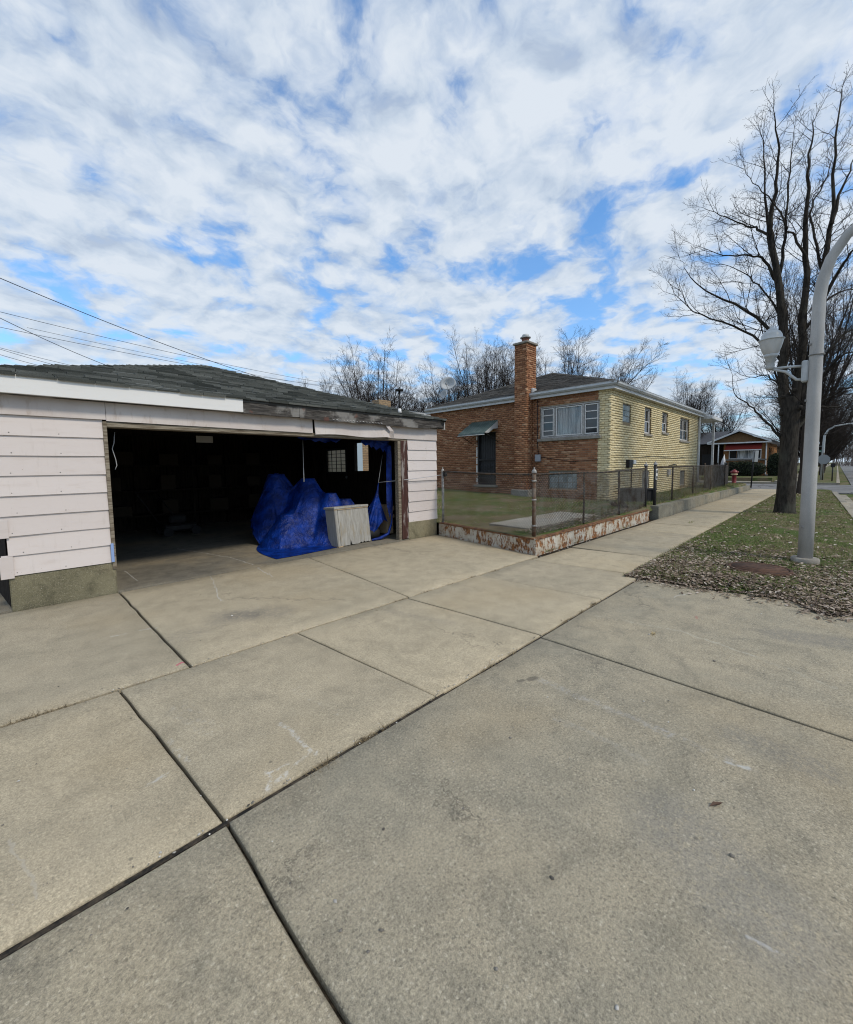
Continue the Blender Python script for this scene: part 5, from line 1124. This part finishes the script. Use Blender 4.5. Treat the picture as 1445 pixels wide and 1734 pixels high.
# old pruning knobs on the trunk
for px_, py_, rr in ((1324, 700, .075), (1326, 672, .07), (1355, 690, .08), (1327, 735, .05), (1346, 660, .06)):
    c = tq(px_, py_, -.12); T.big.lathe(c, [(.001, -rr), (rr*.7, -rr*.7), (rr, 0), (rr*.75, rr*.65), (.001, rr*.9)], 9)
T.done('street_tree', 'large bare tree with forked trunk behind the near lamp post', (TX, TP.y, 0))
# generic bare trees
def baretree(seed, H, spread, nl, trunk_r, sp=.5, Lc=1.6, minr=.012, fork=.22, n=3, maxlev=2, vase=.55):
    t = TreeB(seed); tp = t.limb((0, 0, -.1), (0, 0, 1), H*fork, trunk_r, trunk_r*.75, 4, .04, 0, 8, True); top_ = tp[-1]
    for k in range(nl):
        a = 2*math.pi*k/nl+t.r.uniform(-.4, .4); tilt = t.r.uniform(.15, vase) if k else .08; d = Vector((math.cos(a)*math.sin(tilt), math.sin(a)*math.sin(tilt), math.cos(tilt)))
        L = (H*(1-fork))*t.r.uniform(.8, 1.05)/max(.75, math.cos(tilt)); st_ = tp[t.r.choice((2, 3, 4, 4))]; r0 = trunk_r*t.r.uniform(.4, .6)
        q = t.limb(st_, d, L, r0, minr, 7, .09, .05*spread, 6, True); t.sprout(q, r0, minr, 0, sp, Lc*H/9, minr, .15, .09, maxlev, n, .13)
    return t
def place_tree(t, name, label, loc, group, rz, sc, src=None):
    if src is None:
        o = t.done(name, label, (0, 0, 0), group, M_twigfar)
    else:
        o = src.copy(); COL.objects.link(o); o['label'] = label
        for ch in src.children: c = ch.copy(); COL.objects.link(c); c.parent = o
    o.location = loc; o.rotation_euler.z = rz; o.scale = (sc[0], sc[0], sc[1]); return o
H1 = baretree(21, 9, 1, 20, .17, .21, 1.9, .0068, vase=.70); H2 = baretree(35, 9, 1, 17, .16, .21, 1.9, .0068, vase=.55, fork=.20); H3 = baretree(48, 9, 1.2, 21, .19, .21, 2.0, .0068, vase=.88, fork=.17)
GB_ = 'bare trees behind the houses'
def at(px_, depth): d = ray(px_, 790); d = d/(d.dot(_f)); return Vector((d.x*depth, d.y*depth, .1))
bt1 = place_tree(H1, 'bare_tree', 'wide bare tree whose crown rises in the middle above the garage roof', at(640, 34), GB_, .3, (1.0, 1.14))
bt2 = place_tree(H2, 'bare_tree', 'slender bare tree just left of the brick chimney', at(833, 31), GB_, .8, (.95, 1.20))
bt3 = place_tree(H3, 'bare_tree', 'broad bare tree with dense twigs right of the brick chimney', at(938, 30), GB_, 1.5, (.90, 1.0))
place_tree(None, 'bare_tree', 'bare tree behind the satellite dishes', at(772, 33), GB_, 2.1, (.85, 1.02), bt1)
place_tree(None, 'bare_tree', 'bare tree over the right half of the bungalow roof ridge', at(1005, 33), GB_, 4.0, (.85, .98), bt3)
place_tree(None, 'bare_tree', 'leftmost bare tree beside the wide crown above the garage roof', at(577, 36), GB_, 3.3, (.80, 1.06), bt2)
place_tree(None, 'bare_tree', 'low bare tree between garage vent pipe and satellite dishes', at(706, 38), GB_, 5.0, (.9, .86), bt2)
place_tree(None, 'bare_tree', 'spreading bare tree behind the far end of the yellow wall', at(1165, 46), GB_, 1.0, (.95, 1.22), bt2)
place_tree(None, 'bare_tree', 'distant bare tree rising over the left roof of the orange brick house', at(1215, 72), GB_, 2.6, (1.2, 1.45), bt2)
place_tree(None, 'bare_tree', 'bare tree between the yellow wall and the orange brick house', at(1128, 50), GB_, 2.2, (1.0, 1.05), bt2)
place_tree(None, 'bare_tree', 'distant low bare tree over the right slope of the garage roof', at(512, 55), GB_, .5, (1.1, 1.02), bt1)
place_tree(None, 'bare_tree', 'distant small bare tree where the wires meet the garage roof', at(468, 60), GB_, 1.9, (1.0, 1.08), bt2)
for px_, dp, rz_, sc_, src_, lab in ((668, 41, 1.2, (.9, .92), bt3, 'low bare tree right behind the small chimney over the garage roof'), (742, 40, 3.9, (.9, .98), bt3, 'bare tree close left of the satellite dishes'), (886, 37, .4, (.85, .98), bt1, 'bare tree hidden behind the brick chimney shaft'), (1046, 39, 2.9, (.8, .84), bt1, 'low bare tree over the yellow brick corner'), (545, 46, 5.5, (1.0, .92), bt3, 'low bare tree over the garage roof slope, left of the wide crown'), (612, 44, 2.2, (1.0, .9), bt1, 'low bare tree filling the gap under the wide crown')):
    place_tree(None, 'bare_tree', lab, at(px_, dp), GB_, rz_, sc_, src_)
GS = 'street trees along the parkway'
s2 = gnd(1353, 838)
place_tree(None, 'street_tree', 'second bare parkway tree standing right behind the large one', (s2.x, s2.y, 0), GS, 2.0, (.72, 1.2), bt2)['group'] = GS
for k, (x_, y_, lab) in enumerate(((53, 1.6, 'first bare parkway tree beyond the cross street'), (63, 1.2, 'second bare parkway tree beyond the cross street'), (76, 1.3, 'third bare parkway tree beyond the cross street'), (95, 1.5, 'fourth bare parkway tree beyond the cross street'), (118, 1.8, 'fifth bare parkway tree beyond the cross street'))):
    o = place_tree(None, 'street_tree', lab, (x_, y_, 0), GS, 1.1*k+.4, (1.05, .98+.02*k), (bt3, bt1, bt3, bt1, bt3)[k]); o['group'] = GS
o = place_tree(None, 'street_tree', 'bare tree overhanging the far end of the road', (90, -7.5, 0), GS, .9, (1.2, 1.15), bt3); o['group'] = GS
# far wood closing the street
tw = TreeB(77)
for k in range(420):
    x_ = 170+tw.r.uniform(0, 60); y_ = tw.r.uniform(-30, 26); H_ = tw.r.uniform(4.5, 8.5); q = tw.limb((x_, y_, 0), (tw.r.gauss(0, .15), tw.r.gauss(0, .15), 1), H_, .09, .03, 3, .08, 0, 3)
    for i in range(9): tw.limb(q[1].lerp(q[3], tw.r.random()), (tw.r.gauss(0, .6), tw.r.gauss(0, .6), .7), tw.r.uniform(1.2, 2.6), .04, .02, 2, .1, .05, 3)
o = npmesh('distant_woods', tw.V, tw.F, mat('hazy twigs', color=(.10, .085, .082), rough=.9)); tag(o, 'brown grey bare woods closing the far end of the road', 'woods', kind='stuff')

# ================================================================== BLUE TARP (draped by a small cloth relaxation)
def drape(X0, X1, Y0, Y1, nx, ny, heap, pins, iters=150, z0=1.9, inner=10, seed=3, floor=.02, slack=1.0):
    rg = np.random.default_rng(seed); gx, gy = np.meshgrid(np.linspace(X0, X1, nx), np.linspace(Y0, Y1, ny)); P = np.stack([gx, gy, np.full_like(gx, z0)], -1); P += rg.normal(0, .012, P.shape)
    hx, hy = (X1-X0)/(nx-1)*slack, (Y1-Y0)/(ny-1)*slack; Q = P.copy(); pinm = np.zeros((ny, nx), bool); pinp = np.zeros_like(P)
    for (j, i, p) in pins: pinm[j, i] = True; pinp[j, i] = p
    def con(P, a, b, L, k, only_stretch=False):
        d = P[b]-P[a]; l = np.linalg.norm(d, axis=-1, keepdims=True)+1e-9; c = (l-L)/l*d*.5*k
        if only_stretch: c = np.where(l > L, c, c*.45)
        P[a] += c; P[b] -= c
    S = np.s_
    pairs = []
    for off in (0, 1):
        pairs += [((S[:, off:nx-1:2]), (S[:, off+1:nx:2]), hx, 1.0), ((S[off:ny-1:2, :]), (S[off+1:ny:2, :]), hy, 1.0)]
    dg = math.hypot(hx, hy)
    for oi in (0, 1):
        for oj in (0, 1):
            pairs += [((S[oj:ny-1:2, oi:nx-1:2]), (S[oj+1:ny:2, oi+1:nx:2]), dg, .5), ((S[oj+1:ny:2, oi:nx-1:2]), (S[oj:ny-1:2, oi+1:nx:2]), dg, .5)]
    for it in range(iters):
        Vv = (P-Q)*.96; Q = P.copy(); P = P+Vv; P[..., 2] -= .0035
        for k in range(inner):
            for (a, b, L, st_) in pairs: con(P, a, b, L, st_, True)
            H = heap(P[..., 0], P[..., 1]); low = P[..., 2] < H; P[..., 2] = np.where(low, H, P[..., 2]); P[..., 2] = np.maximum(P[..., 2], floor)
            P[pinm] = P[pinm]*.5+pinp[pinm]*.5 if it < 60 else pinp[pinm]
        Hn = heap(P[..., 0], P[..., 1]); touch = (P[..., 2] < Hn+.003) | (P[..., 2] < floor+.003); Q[touch] = Q[touch]*.3+P[touch]*.7
    return P
def smoothbox(x, y, x0, x1, y0, y1, h, s=.10):
    dx = np.maximum(np.maximum(x0-x, x-x1), 0); dy = np.maximum(np.maximum(y0-y, y-y1), 0); return h*np.clip(1-np.sqrt(dx**2+dy**2)/s, 0, 1)**.7
def cone(x, y, cx_, cy_, h, sl_, flat=.0): return h-sl_*np.maximum(0, np.sqrt((x-cx_)**2+(y-cy_)**2)-flat)
def heap(x, y):
    h = cone(x, y, 3.92, 8.30, 1.40, 2.7, .16)
    for (a, b, c_, d, e) in ((4.36, 7.80, 1.30, 1.9, .14), (4.58, 7.28, 1.00, 1.9, .10), (3.80, 7.62, .62, 1.5, .14), (5.02, 7.50, .84, 1.9, .16), (4.15, 7.95, 1.02, 1.7, .10)): h = np.maximum(h, cone(x, y, a, b, c_, d, e))
    return h
NXT, NYT = 124, 104
TPn = onY(641, 817, 6.75); FLp = onY(657, 884, 6.78)
Pt = drape(2.74, 5.75, 6.28, 8.9, NXT, NYT, heap, [(16, NXT-2, tuple(TPn)), (1, NXT-1, tuple(FLp)), (16, NXT-1, tuple(TPn+Vector((.02, .02, -.02))))], iters=240)
tarp_t = thing('blue_tarp', 'crumpled blue tarpaulin draped over a heap inside the garage doorway', 'tarpaulin', (4.2, 7.2, .012))
F = [(j*NXT+i, j*NXT+i+1, (j+1)*NXT+i+1, (j+1)*NXT+i) for j in range(NYT-1) for i in range(NXT-1)]
npmesh('sheet', Pt.reshape(-1, 3), F, M_tarp, tarp_t, smooth=True)
MB().tube([tuple(TPn), tuple(onY(690, 812, 6.22)), (6.70, 6.17, 1.32)], .006, 5).build('tie_string', M_string, tarp_t)
MB().tube([tuple(TPn), tuple(onY(648, 770, 6.9))], .005, 4).build('tie_string', M_string, tarp_t)
# hanging torn tarp along the top and the right jamb
ht = thing('hanging_tarp', 'torn blue tarpaulin strips hanging from the top of the doorway', 'tarpaulin', (5.3, 6.6, 2.0))
def hang(x0, x1, y, ztop, lens, name='strip'):
    n = len(lens); V = []; F = []
    for i, L in enumerate(lens):
        x_ = x0+(x1-x0)*i/(n-1)
        for k in range(5): V.append((x_+.01*math.sin(k+i), y+.04*math.sin(i*1.3+k*.6), ztop-L*k/4))
    F = [(i*5+k, i*5+k+1, (i+1)*5+k+1, (i+1)*5+k) for i in range(n-1) for k in range(4)]; return npmesh(name, V, F, M_tarp, ht, smooth=True)
hang(4.9, 5.62, 6.62, 2.05, [.05, .12, .09, .16, .12, .2, .14, .24, .18, .28, .22]); hang(3.55, 4.4, 6.62, 2.05, [.02, .06, .04, .08, .05, .09, .05, .08, .03])
hang(5.50, 5.60, 6.60, 1.95, [1.2, 1.5, 1.35, 1.6]); 
MB().tube([(5.58, 6.58, 1.3), (5.60, 6.58, .7), (5.57, 6.57, .35), (5.5, 6.6, .12), (5.3, 6.62, .05), (5.1, 6.64, .04)], [.012, .014, .02, .03, .035, .02], 6).build('rope_of_tarp', M_tarp, ht)
MB().tube([tuple(onY(513, 745, 6.9)), tuple(onY(514, 790, 6.9)), tuple(onY(515, 816, 6.9))], [.004, .005, .012], 6).build('cord', M_string, ht)

# weathered cabinet standing in the doorway
cab = thing('wooden_cabinet', 'weathered grey wooden cabinet side leaning in front of the blue tarpaulin', 'cabinet', (4.65, 6.75, .012))
cm = Matrix.Translation((4.66, 6.60, .02)) @ Matrix.Rotation(rad(4), 4, 'Z') @ Matrix.Rotation(rad(-4), 4, 'X')
def skew(mb):   # the box has racked: its top has shifted to the left
    mb.v = [(x-.035*max(0, z)/.78, y, z) for (x, y, z) in mb.v]; return mb
vsf = [(-.36, 0, 0)]
pan = MB(); bot = [(-.33, .01), (-.12, .005), (-.095, .11), (-.07, .01), (.10, .0), (.16, .03), (.19, .005), (.24, .035), (.27, .01), (.34, .02), (.385, .0)]
tops = [(x_, .70) for x_, _ in bot]
vs = [(x_, 0, z_) for x_, z_ in bot]+[(x_, 0, z_) for x_, z_ in tops]+[(x_, .02, z_) for x_, z_ in bot]+[(x_, .02, z_) for x_, z_ in tops]; k = len(bot)
fs = [(i, i+1, k+i+1, k+i) for i in range(k-1)]+[(2*k+i+1, 2*k+i, 3*k+i, 3*k+i+1) for i in range(k-1)]+[(i+1, i, 2*k+i, 2*k+i+1) for i in range(k-1)]+[(k-1, 3*k-1, 4*k-1, 2*k-1), (0, k, 3*k, 2*k)]
pan.add([cm @ Vector(p) for p in vs], fs); skew(pan).build('front_panel', M_greyboard, cab)
skew(MB().bbox((-.405, -.012, .0), (-.335, .30, .71), .025, cm)).build('corner_post', M_greyboard, cab); skew(MB().bbox((.386, -.005, .01), (.41, .30, .71), .01, cm)).build('side_panel', M_greyboard, cab)
skew(MB().bbox((-.42, -.025, .712), (.42, .32, .755), .012, cm)).build('top_board', M_greyboard, cab); skew(MB().bbox((-.42, -.015, .695), (.41, .0, .7115), .003, cm)).build('moulding', M_palewood, cab)
skew(MB().bbox((-.405, -.02, -.008), (-.30, .40, .012), .004, cm)).build('bottom_board', M_palewood, cab)
# small things by the tarp
def one(name, label, cat, mb, m): return tag(mb.build(name, m), label, cat)
bxq = onY(655, 862, 6.95); one('wooden_crate', 'pale wooden crate end showing beside the tarpaulin at the red jamb', 'crate', MB().bbox((bxq.x-.04, 6.9, .05), (bxq.x+.14, 7.3, .68), .008).bbox((bxq.x-.05, 6.88, .40), (bxq.x+.16, 6.9, .47), .004).bbox((bxq.x-.05, 6.88, .56), (bxq.x+.16, 6.9, .66), .004), M_palewood)
one('car_tyre', 'dark tyre lying under the right flap of the tarpaulin', 'tyre', MB().lathe((5.28, 7.05, .03), [(.14, .02), (.20, 0), (.27, .02), (.285, .09), (.27, .16), (.20, .18), (.14, .16), (.135, .09), (.14, .02)], 24), M_rubber)
sq = onY(346, 744, 7.6); one('paper_notice', 'small white paper notice pinned to a joist inside the garage', 'notice', MB().bbox((sq.x-.13, 7.58, sq.z-.055), (sq.x+.13, 7.585, sq.z+.055), .002), mat('dimmed paper', color=(.26, .25, .23), rough=.9))  # white paper; the dimness of the garage is put into its grey colour
hc = thing('dangling_string', 'thin pale cord dangling inside the left edge of the doorway', 'string', (1.0, 6.6, 1.9)); MB().tube([onY(194, 732, 6.55), onY(193, 750, 6.55), onY(190, 760, 6.55), onY(196, 778, 6.55), onY(198, 788, 6.55), onY(195, 795, 6.55)], .005, 5).build('cord', M_string, hc)
mw = thing('lawn_mower', 'dark push lawn mower parked deep in the garage', 'lawn mower', (2.4, 9.6, .012))
MB().bbox((2.05, 9.3, .12), (2.75, 9.85, .28), .05).build('deck', M_black, mw); MB().bbox((2.2, 9.42, .28), (2.55, 9.72, .48), .04).build('engine', M_rubber, mw)
for x_ in (2.12, 2.68):
    for y_ in (9.25, 9.9):
        wh = MB().tube([(x_, y_-.03, .12), (x_, y_+.03, .12)], .10, 16).build('wheel', M_rubber, mw); MB().tube([(x_, y_-.035, .12), (x_, y_+.035, .12)], .04, 12).build('hub', M_rubber, wh)
MB().tube([(2.1, 9.85, .25), (1.75, 10.35, 1.0), (1.75, 10.35, 1.02)], .014, 6).build('handle', M_black, mw); MB().tube([(2.5, 9.85, .25), (2.15, 10.35, 1.0)], .014, 6).build('handle', M_black, mw); MB().tube([(1.75, 10.35, 1.0), (2.15, 10.35, 1.0)], .014, 6).build('handle', M_rubber, mw)
mw.location.y += 1.3; mw.location.x += .3
sh = thing('storage_shelf', 'dark wooden shelf loaded with boxes at the back of the garage', 'shelf', (3.2, 12, 0))
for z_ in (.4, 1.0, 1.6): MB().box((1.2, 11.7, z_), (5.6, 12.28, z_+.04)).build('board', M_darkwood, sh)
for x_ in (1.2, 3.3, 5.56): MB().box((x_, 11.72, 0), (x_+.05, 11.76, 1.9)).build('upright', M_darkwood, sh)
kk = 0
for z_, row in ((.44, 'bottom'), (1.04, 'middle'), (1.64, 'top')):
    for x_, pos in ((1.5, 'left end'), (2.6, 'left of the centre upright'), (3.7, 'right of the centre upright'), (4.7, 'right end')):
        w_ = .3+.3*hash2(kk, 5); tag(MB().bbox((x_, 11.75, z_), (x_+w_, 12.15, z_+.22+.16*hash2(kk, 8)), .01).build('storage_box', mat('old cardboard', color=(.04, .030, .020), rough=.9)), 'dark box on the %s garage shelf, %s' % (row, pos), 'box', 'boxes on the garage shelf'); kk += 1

# ================================================================== OVERHEAD WIRES
def wire(name, label, p, q, sag, r=.009, ext=(0, 0)):
    p, q = Vector(p), Vector(q); d = q-p; p, q = p-d*ext[0], q+d*ext[1]; n = 24; tag(MB().tube([p.lerp(q, i/n)-Vector((0, 0, sag*4*(i/n)*(1-i/n))) for i in range(n+1)], r, 5).build(name, M_wire), label, 'cable', 'overhead cables'); return p, q
wire('overhead_cable', 'thick upper cable falling steeply behind the garage roof', onY(0, 452, 13.0), onY(455, 640, 14.5), .28, .009, (.5, .1))
wire('overhead_cable', 'second cable from the top crossing behind the garage roof apex', onY(0, 512, 14.5), onY(560, 645, 16.5), .30, .006, (.4, .2))
wire('overhead_cable', 'third cable running nearly straight behind the garage roof', onY(0, 541, 15.0), onY(520, 645, 16.5), .25, .006, (.4, .2))
wire('overhead_cable', 'short cable dropping to the middle of the left roof slope', onY(0, 530, 11.0), onY(197, 624, 12.0), .10, .006, (.6, .05))
wire('overhead_cable', 'lowest left cable just above the left roof slope', onY(0, 598, 14.0), onY(85, 622, 14.5), .04, .005, (.6, .3))
wire('overhead_cable', 'low cable second from the bottom above the left roof slope', onY(0, 588, 14.0), onY(115, 622, 14.6), .05, .005, (.6, .3))
wire('overhead_cable', 'low cable third from the bottom above the left roof slope', onY(0, 587, 14.4), onY(135, 621, 15), .03, .005, (.6, .3))
wire('overhead_cable', 'faint cable ending among the bare trees over the garage', onY(240, 590, 17.0), onY(690, 672, 19.0), .25, .005, (.2, .1))

# ================================================================== GRASS, LEAVES, WEEDS, GRIT
def blades(name, label, pts, hmin, hmax, w_, m, seed, lean=.6):
    rg = np.random.default_rng(seed); C = np.array(pts); n = len(C); a = rg.uniform(0, 2*math.pi, n); h = rg.uniform(hmin, hmax, n)*rg.uniform(.6, 1.2, n); d = np.stack([np.cos(a), np.sin(a), np.zeros(n)], 1); b = rg.uniform(0, 2*math.pi, n)
    tip = C+np.stack([np.cos(b)*h*lean*rg.uniform(.2, 1.3, n), np.sin(b)*h*lean*rg.uniform(.2, 1.3, n), h], 1); ww = (w_*rg.uniform(.6, 1.3, n))[:, None]
    V = np.stack([C-d*ww, C+d*ww, tip], 1).reshape(-1, 3); o = npmesh(name, V, np.arange(3*n).reshape(-1, 3), m); return tag(o, label, 'grass', kind='stuff')
pts = []; R = random.Random(5)
for _ in range(90000):
    x_ = 5.6+24*R.random()**2.0; y_ = kerby(x_)+(1.99-kerby(x_))*R.random()
    if x_ < edge_x(y_)+.04: continue
    litter = max(0, 1-max(0, x_-5.6-.7*R.random())/2.4)
    if (x_-7.0)**2+(y_-.68)**2 < .14: continue
    if R.random() < litter*.80 and vnoise(x_*2, y_*2) < .74: continue
    if vnoise(x_*1.7+9, y_*1.7) < .22: continue
    pts.append((x_, y_, max(0, pk_h(x_, y_)+.008)))
blades('parkway_grass', 'short patchy green and straw grass on the parkway', pts, .018, .05, .0035, M_grass, 4, 1.0)
pts = []
for _ in range(60000):
    x_ = 6.3+8*R.random(); y_ = 3.65+9*R.random()**1.2
    if x_ < 6.75 and y_ > 6.2 or x_ < 6.2+(y_-3.5)*.19: continue
    if x_ > HX0-.05 and y_ > HY0-.05 or (6.85 < x_ < 9.9 and 4.05 < y_ < 5.1): continue
    if y_ < 5.2 and R.random() < .75: continue
    if vnoise(x_*1.1+3, y_*1.1) < .36 or (y_ < 6.5 and vnoise(x_*2+7, y_*2) < .4): continue
    pts.append((x_, y_, yard_h(x_, y_)))
blades('yard_grass', 'green lawn grass in the yard between garage and bungalow', pts, .02, .055, .006, M_grass, 6, .9)
pts = []
for _ in range(16000):
    x_ = 12.9+16*R.random(); y_ = 3.64+1.4*R.random(); pts.append((x_, y_, yard_h(x_, y_)-.01))
blades('strip_weeds', 'dry weeds in the strip under the yellow wall', pts, .03, .10, .006, M_grass, 8, .8)
def litter(name, label, pts, size, seed, m=M_leaf):
    rg = np.random.default_rng(seed); C = np.array(pts); n = len(C); s_ = size*(.30+1.25*rg.random(n)**1.8); a = rg.uniform(0, 2*math.pi, n); tilt = rg.normal(0, .22, (n, 2)); u = np.stack([np.cos(a), np.sin(a), tilt[:, 0]], 1); v = np.stack([-np.sin(a), np.cos(a), tilt[:, 1]], 1)*rg.uniform(.35, .7, n)[:, None]
    up = np.array([0, 0, 1.0])*(rg.uniform(.1, .5, n)*s_)[:, None]; S_ = s_[:, None]
    V = np.stack([C-u*S_, C-v*S_+up*.5, C+u*S_*.9+up*.3, C+v*S_+up*.5, C+u*S_*.1], 1); V[:, :, 2] += .004; V = V.reshape(-1, 3)
    b = np.arange(n)[:, None]*5; F = np.concatenate([b+np.array([[0, 1, 4]]), b+np.array([[1, 2, 4]]), b+np.array([[2, 3, 4]]), b+np.array([[3, 0, 4]])]); o = npmesh(name, V, F, m); return tag(o, label, 'leaves', kind='stuff')
pts = []
for _ in range(36000):
    x_ = 5.55+3.8*R.random()**1.35; y_ = kerby(x_)+(1.95-kerby(x_))*R.random()
    if x_ < edge_x(y_)-.015+.03*R.random(): continue
    k = max(0, 1-(x_-5.6)/3.4)
    if R.random() > k*1.15*(.35+.9*vnoise(x_*2.6, y_*2.6)): continue
    if (x_-7.0)**2+(y_-.68)**2 < .10 and R.random() < .93: continue
    pts.append((x_, y_, max(.006, pk_h(x_, y_)+.012)+.014*R.random()))
for _ in range(420):
    y_ = -.3+2.1*R.random(); pts.append((edge_x(y_)-abs(R.gauss(0, .12)), y_, .003))
litter('dead_leaves', 'dry brown leaf litter covering the near corner of the parkway', pts, .023, 9)
pts = []
for _ in range(5200):
    x_ = 8+20*R.random()**1.4; y_ = kerby(x_)+(1.95-kerby(x_))*R.random(); pts.append((x_, y_, pk_h(x_, y_)+.03))
for _ in range(1500):
    x_ = 6.4+6*R.random(); y_ = 3.66+.5*R.random(); pts.append((x_, y_, yard_h(x_, y_)+.03))
for _ in range(900):
    x_ = 6.8+6*R.random(); y_ = 4.2+4*R.random(); pts.append((x_, y_, yard_h(x_, y_)+.04))
for _ in range(500):
    x_ = -.9+.8*R.random(); y_ = 6.3+.7*R.random(); pts.append((x_, y_, -.02))
litter('scattered_leaves', 'loose dead leaves scattered in grass and planter soil', pts, .026, 10)
# weeds and dirt along the joints
def tuft(cx_, cy_, n, rr, h, out): 
    for _ in range(n): a = R.uniform(0, 6.28); q = R.random()*rr; out.append((cx_+math.cos(a)*q*1.6, cy_+math.sin(a)*q*.6, -.012))
pts = []
for (px_, py_, n, rr) in ((545, 1300, 130, .06), (560, 1293, 60, .05), (620, 1250, 90, .05), (610, 1257, 40, .04), (650, 1232, 30, .03), (1005, 1022, 110, .05), (680, 1015, 60, .07), (720, 1003, 60, .07), (760, 990, 60, .07), (800, 977, 60, .07), (840, 966, 60, .07), (590, 1046, 40, .05), (40, 1216, 90, .08), (60, 1210, 60, .07), (110, 1195, 40, .06), (870, 1105, 40, .05), (840, 1125, 50, .06), (820, 1135, 50, .06), (960, 1050, 40, .05), (985, 1035, 40, .05), (640, 1033, 40, .06)):
    q = gnd(px_, py_); tuft(q.x, q.y, n, rr, .03, pts)
blades('joint_weeds', 'dry weed tufts growing in the sidewalk joints', pts, .010, .035, .0022, mat('dry weeds', lambda s, b: s.mix(s.rnd(), (.10, .075, .045), (.28, .22, .13)), rough=.85), 12, 1.4)
pts = []
for (px_, py_, n, rr) in ((1170, 885, 60, .12), (890, 925, 70, .12), (960, 915, 40, .1), (1060, 893, 60, .12)):
    q = gnd(px_, py_); 
    for _ in range(n): pts.append((q.x+R.uniform(-rr, rr)*2, min(3.52, q.y+R.uniform(-.04, .04)), 0))
blades('edge_weeds', 'small green weeds at the foot of the planter edge', pts, .015, .05, .004, M_grass, 13, .9)
def pebbles(name, label, spec, seed):
    V = []; F = []; rg = random.Random(seed)
    base = [(1, 0, 0), (-1, 0, 0), (0, 1, 0), (0, -1, 0), (0, 0, 1), (.6, .6, .55), (-.6, .55, .5), (-.55, -.6, .5), (.6, -.55, .55)]
    tri = [(4, 5, 6), (4, 6, 7), (4, 7, 8), (4, 8, 5), (0, 2, 5), (2, 6, 5), (2, 1, 6), (1, 7, 6), (1, 3, 7), (3, 8, 7), (3, 0, 8), (0, 5, 8)]
    for (x_, y_, s_) in spec:
        o = len(V); a = rg.uniform(0, 6.28); ex, ey, ez = s_*rg.uniform(.7, 1.4), s_*rg.uniform(.6, 1), s_*rg.uniform(.4, .8)
        for (p, q, r_) in base:
            X_, Y_ = p*ex*rg.uniform(.8, 1.2), q*ey*rg.uniform(.8, 1.2); V.append((x_+X_*math.cos(a)-Y_*math.sin(a), y_+X_*math.sin(a)+Y_*math.cos(a), .002+r_*ez))
        F += [tuple(i+o for i in t) for t in tri]
    return tag(npmesh(name, V, F, M_foam), label, 'grit', kind='stuff')
spec = [(gnd(px_, py_).x, gnd(px_, py_).y, s_) for px_, py_, s_ in ((935, 1488, .010), (568, 1527, .008), (577, 1577, .007), (646, 1577, .008), (841, 1642, .007), (1045, 1708, .008), (650, 1405, .009), (393, 1043, .014), (865, 1250, .010), (785, 1370, .008), (1240, 1450, .009), (1290, 1040, .01), (905, 1080, .008), (1210, 1120, .012), (1100, 1075, .012))]
for _ in range(420): spec.append((R.uniform(-.3, 6), R.uniform(.4, 6.1), .002+.004*R.random()**3))
for _ in range(240): t = R.random(); spec.append((R.uniform(.2, 6), R.choice((1.80, 3.46))+R.gauss(0, .02), .003+.004*R.random()))
for _ in range(160): q = gnd(R.uniform(905, 1100), R.uniform(885, 950)); spec.append((q.x if 6 < q.x < 13 else 7, R.uniform(3.38, 3.5), .004+.012*R.random()**3))
pebbles('grit', 'small stones and grit scattered over the concrete', spec, 3)
lq = gnd(1213, 1364); tag(MB().add([(lq.x-.03, lq.y+.02, .003), (lq.x, lq.y+.012, .012), (lq.x+.035, lq.y-.02, .004), (lq.x, lq.y-.012, .010)], [(0, 1, 2), (0, 2, 3)]).build('fallen_leaf', mat('dark curled leaf', color=(.07, .035, .02), rough=.6)), 'single dark curled leaf lying on the driveway apron', 'leaf')
yq = gnd(1107, 1074); pts = []; tuft(yq.x, yq.y, 26, .05, .02, pts); blades('dry_seed_cluster', 'small straw coloured seed cluster on the driveway apron', [(a, b, .002) for a, b, c in pts], .006, .02, .004, mat('straw', color=(.42, .31, .13), rough=.8), 15, 2.2)
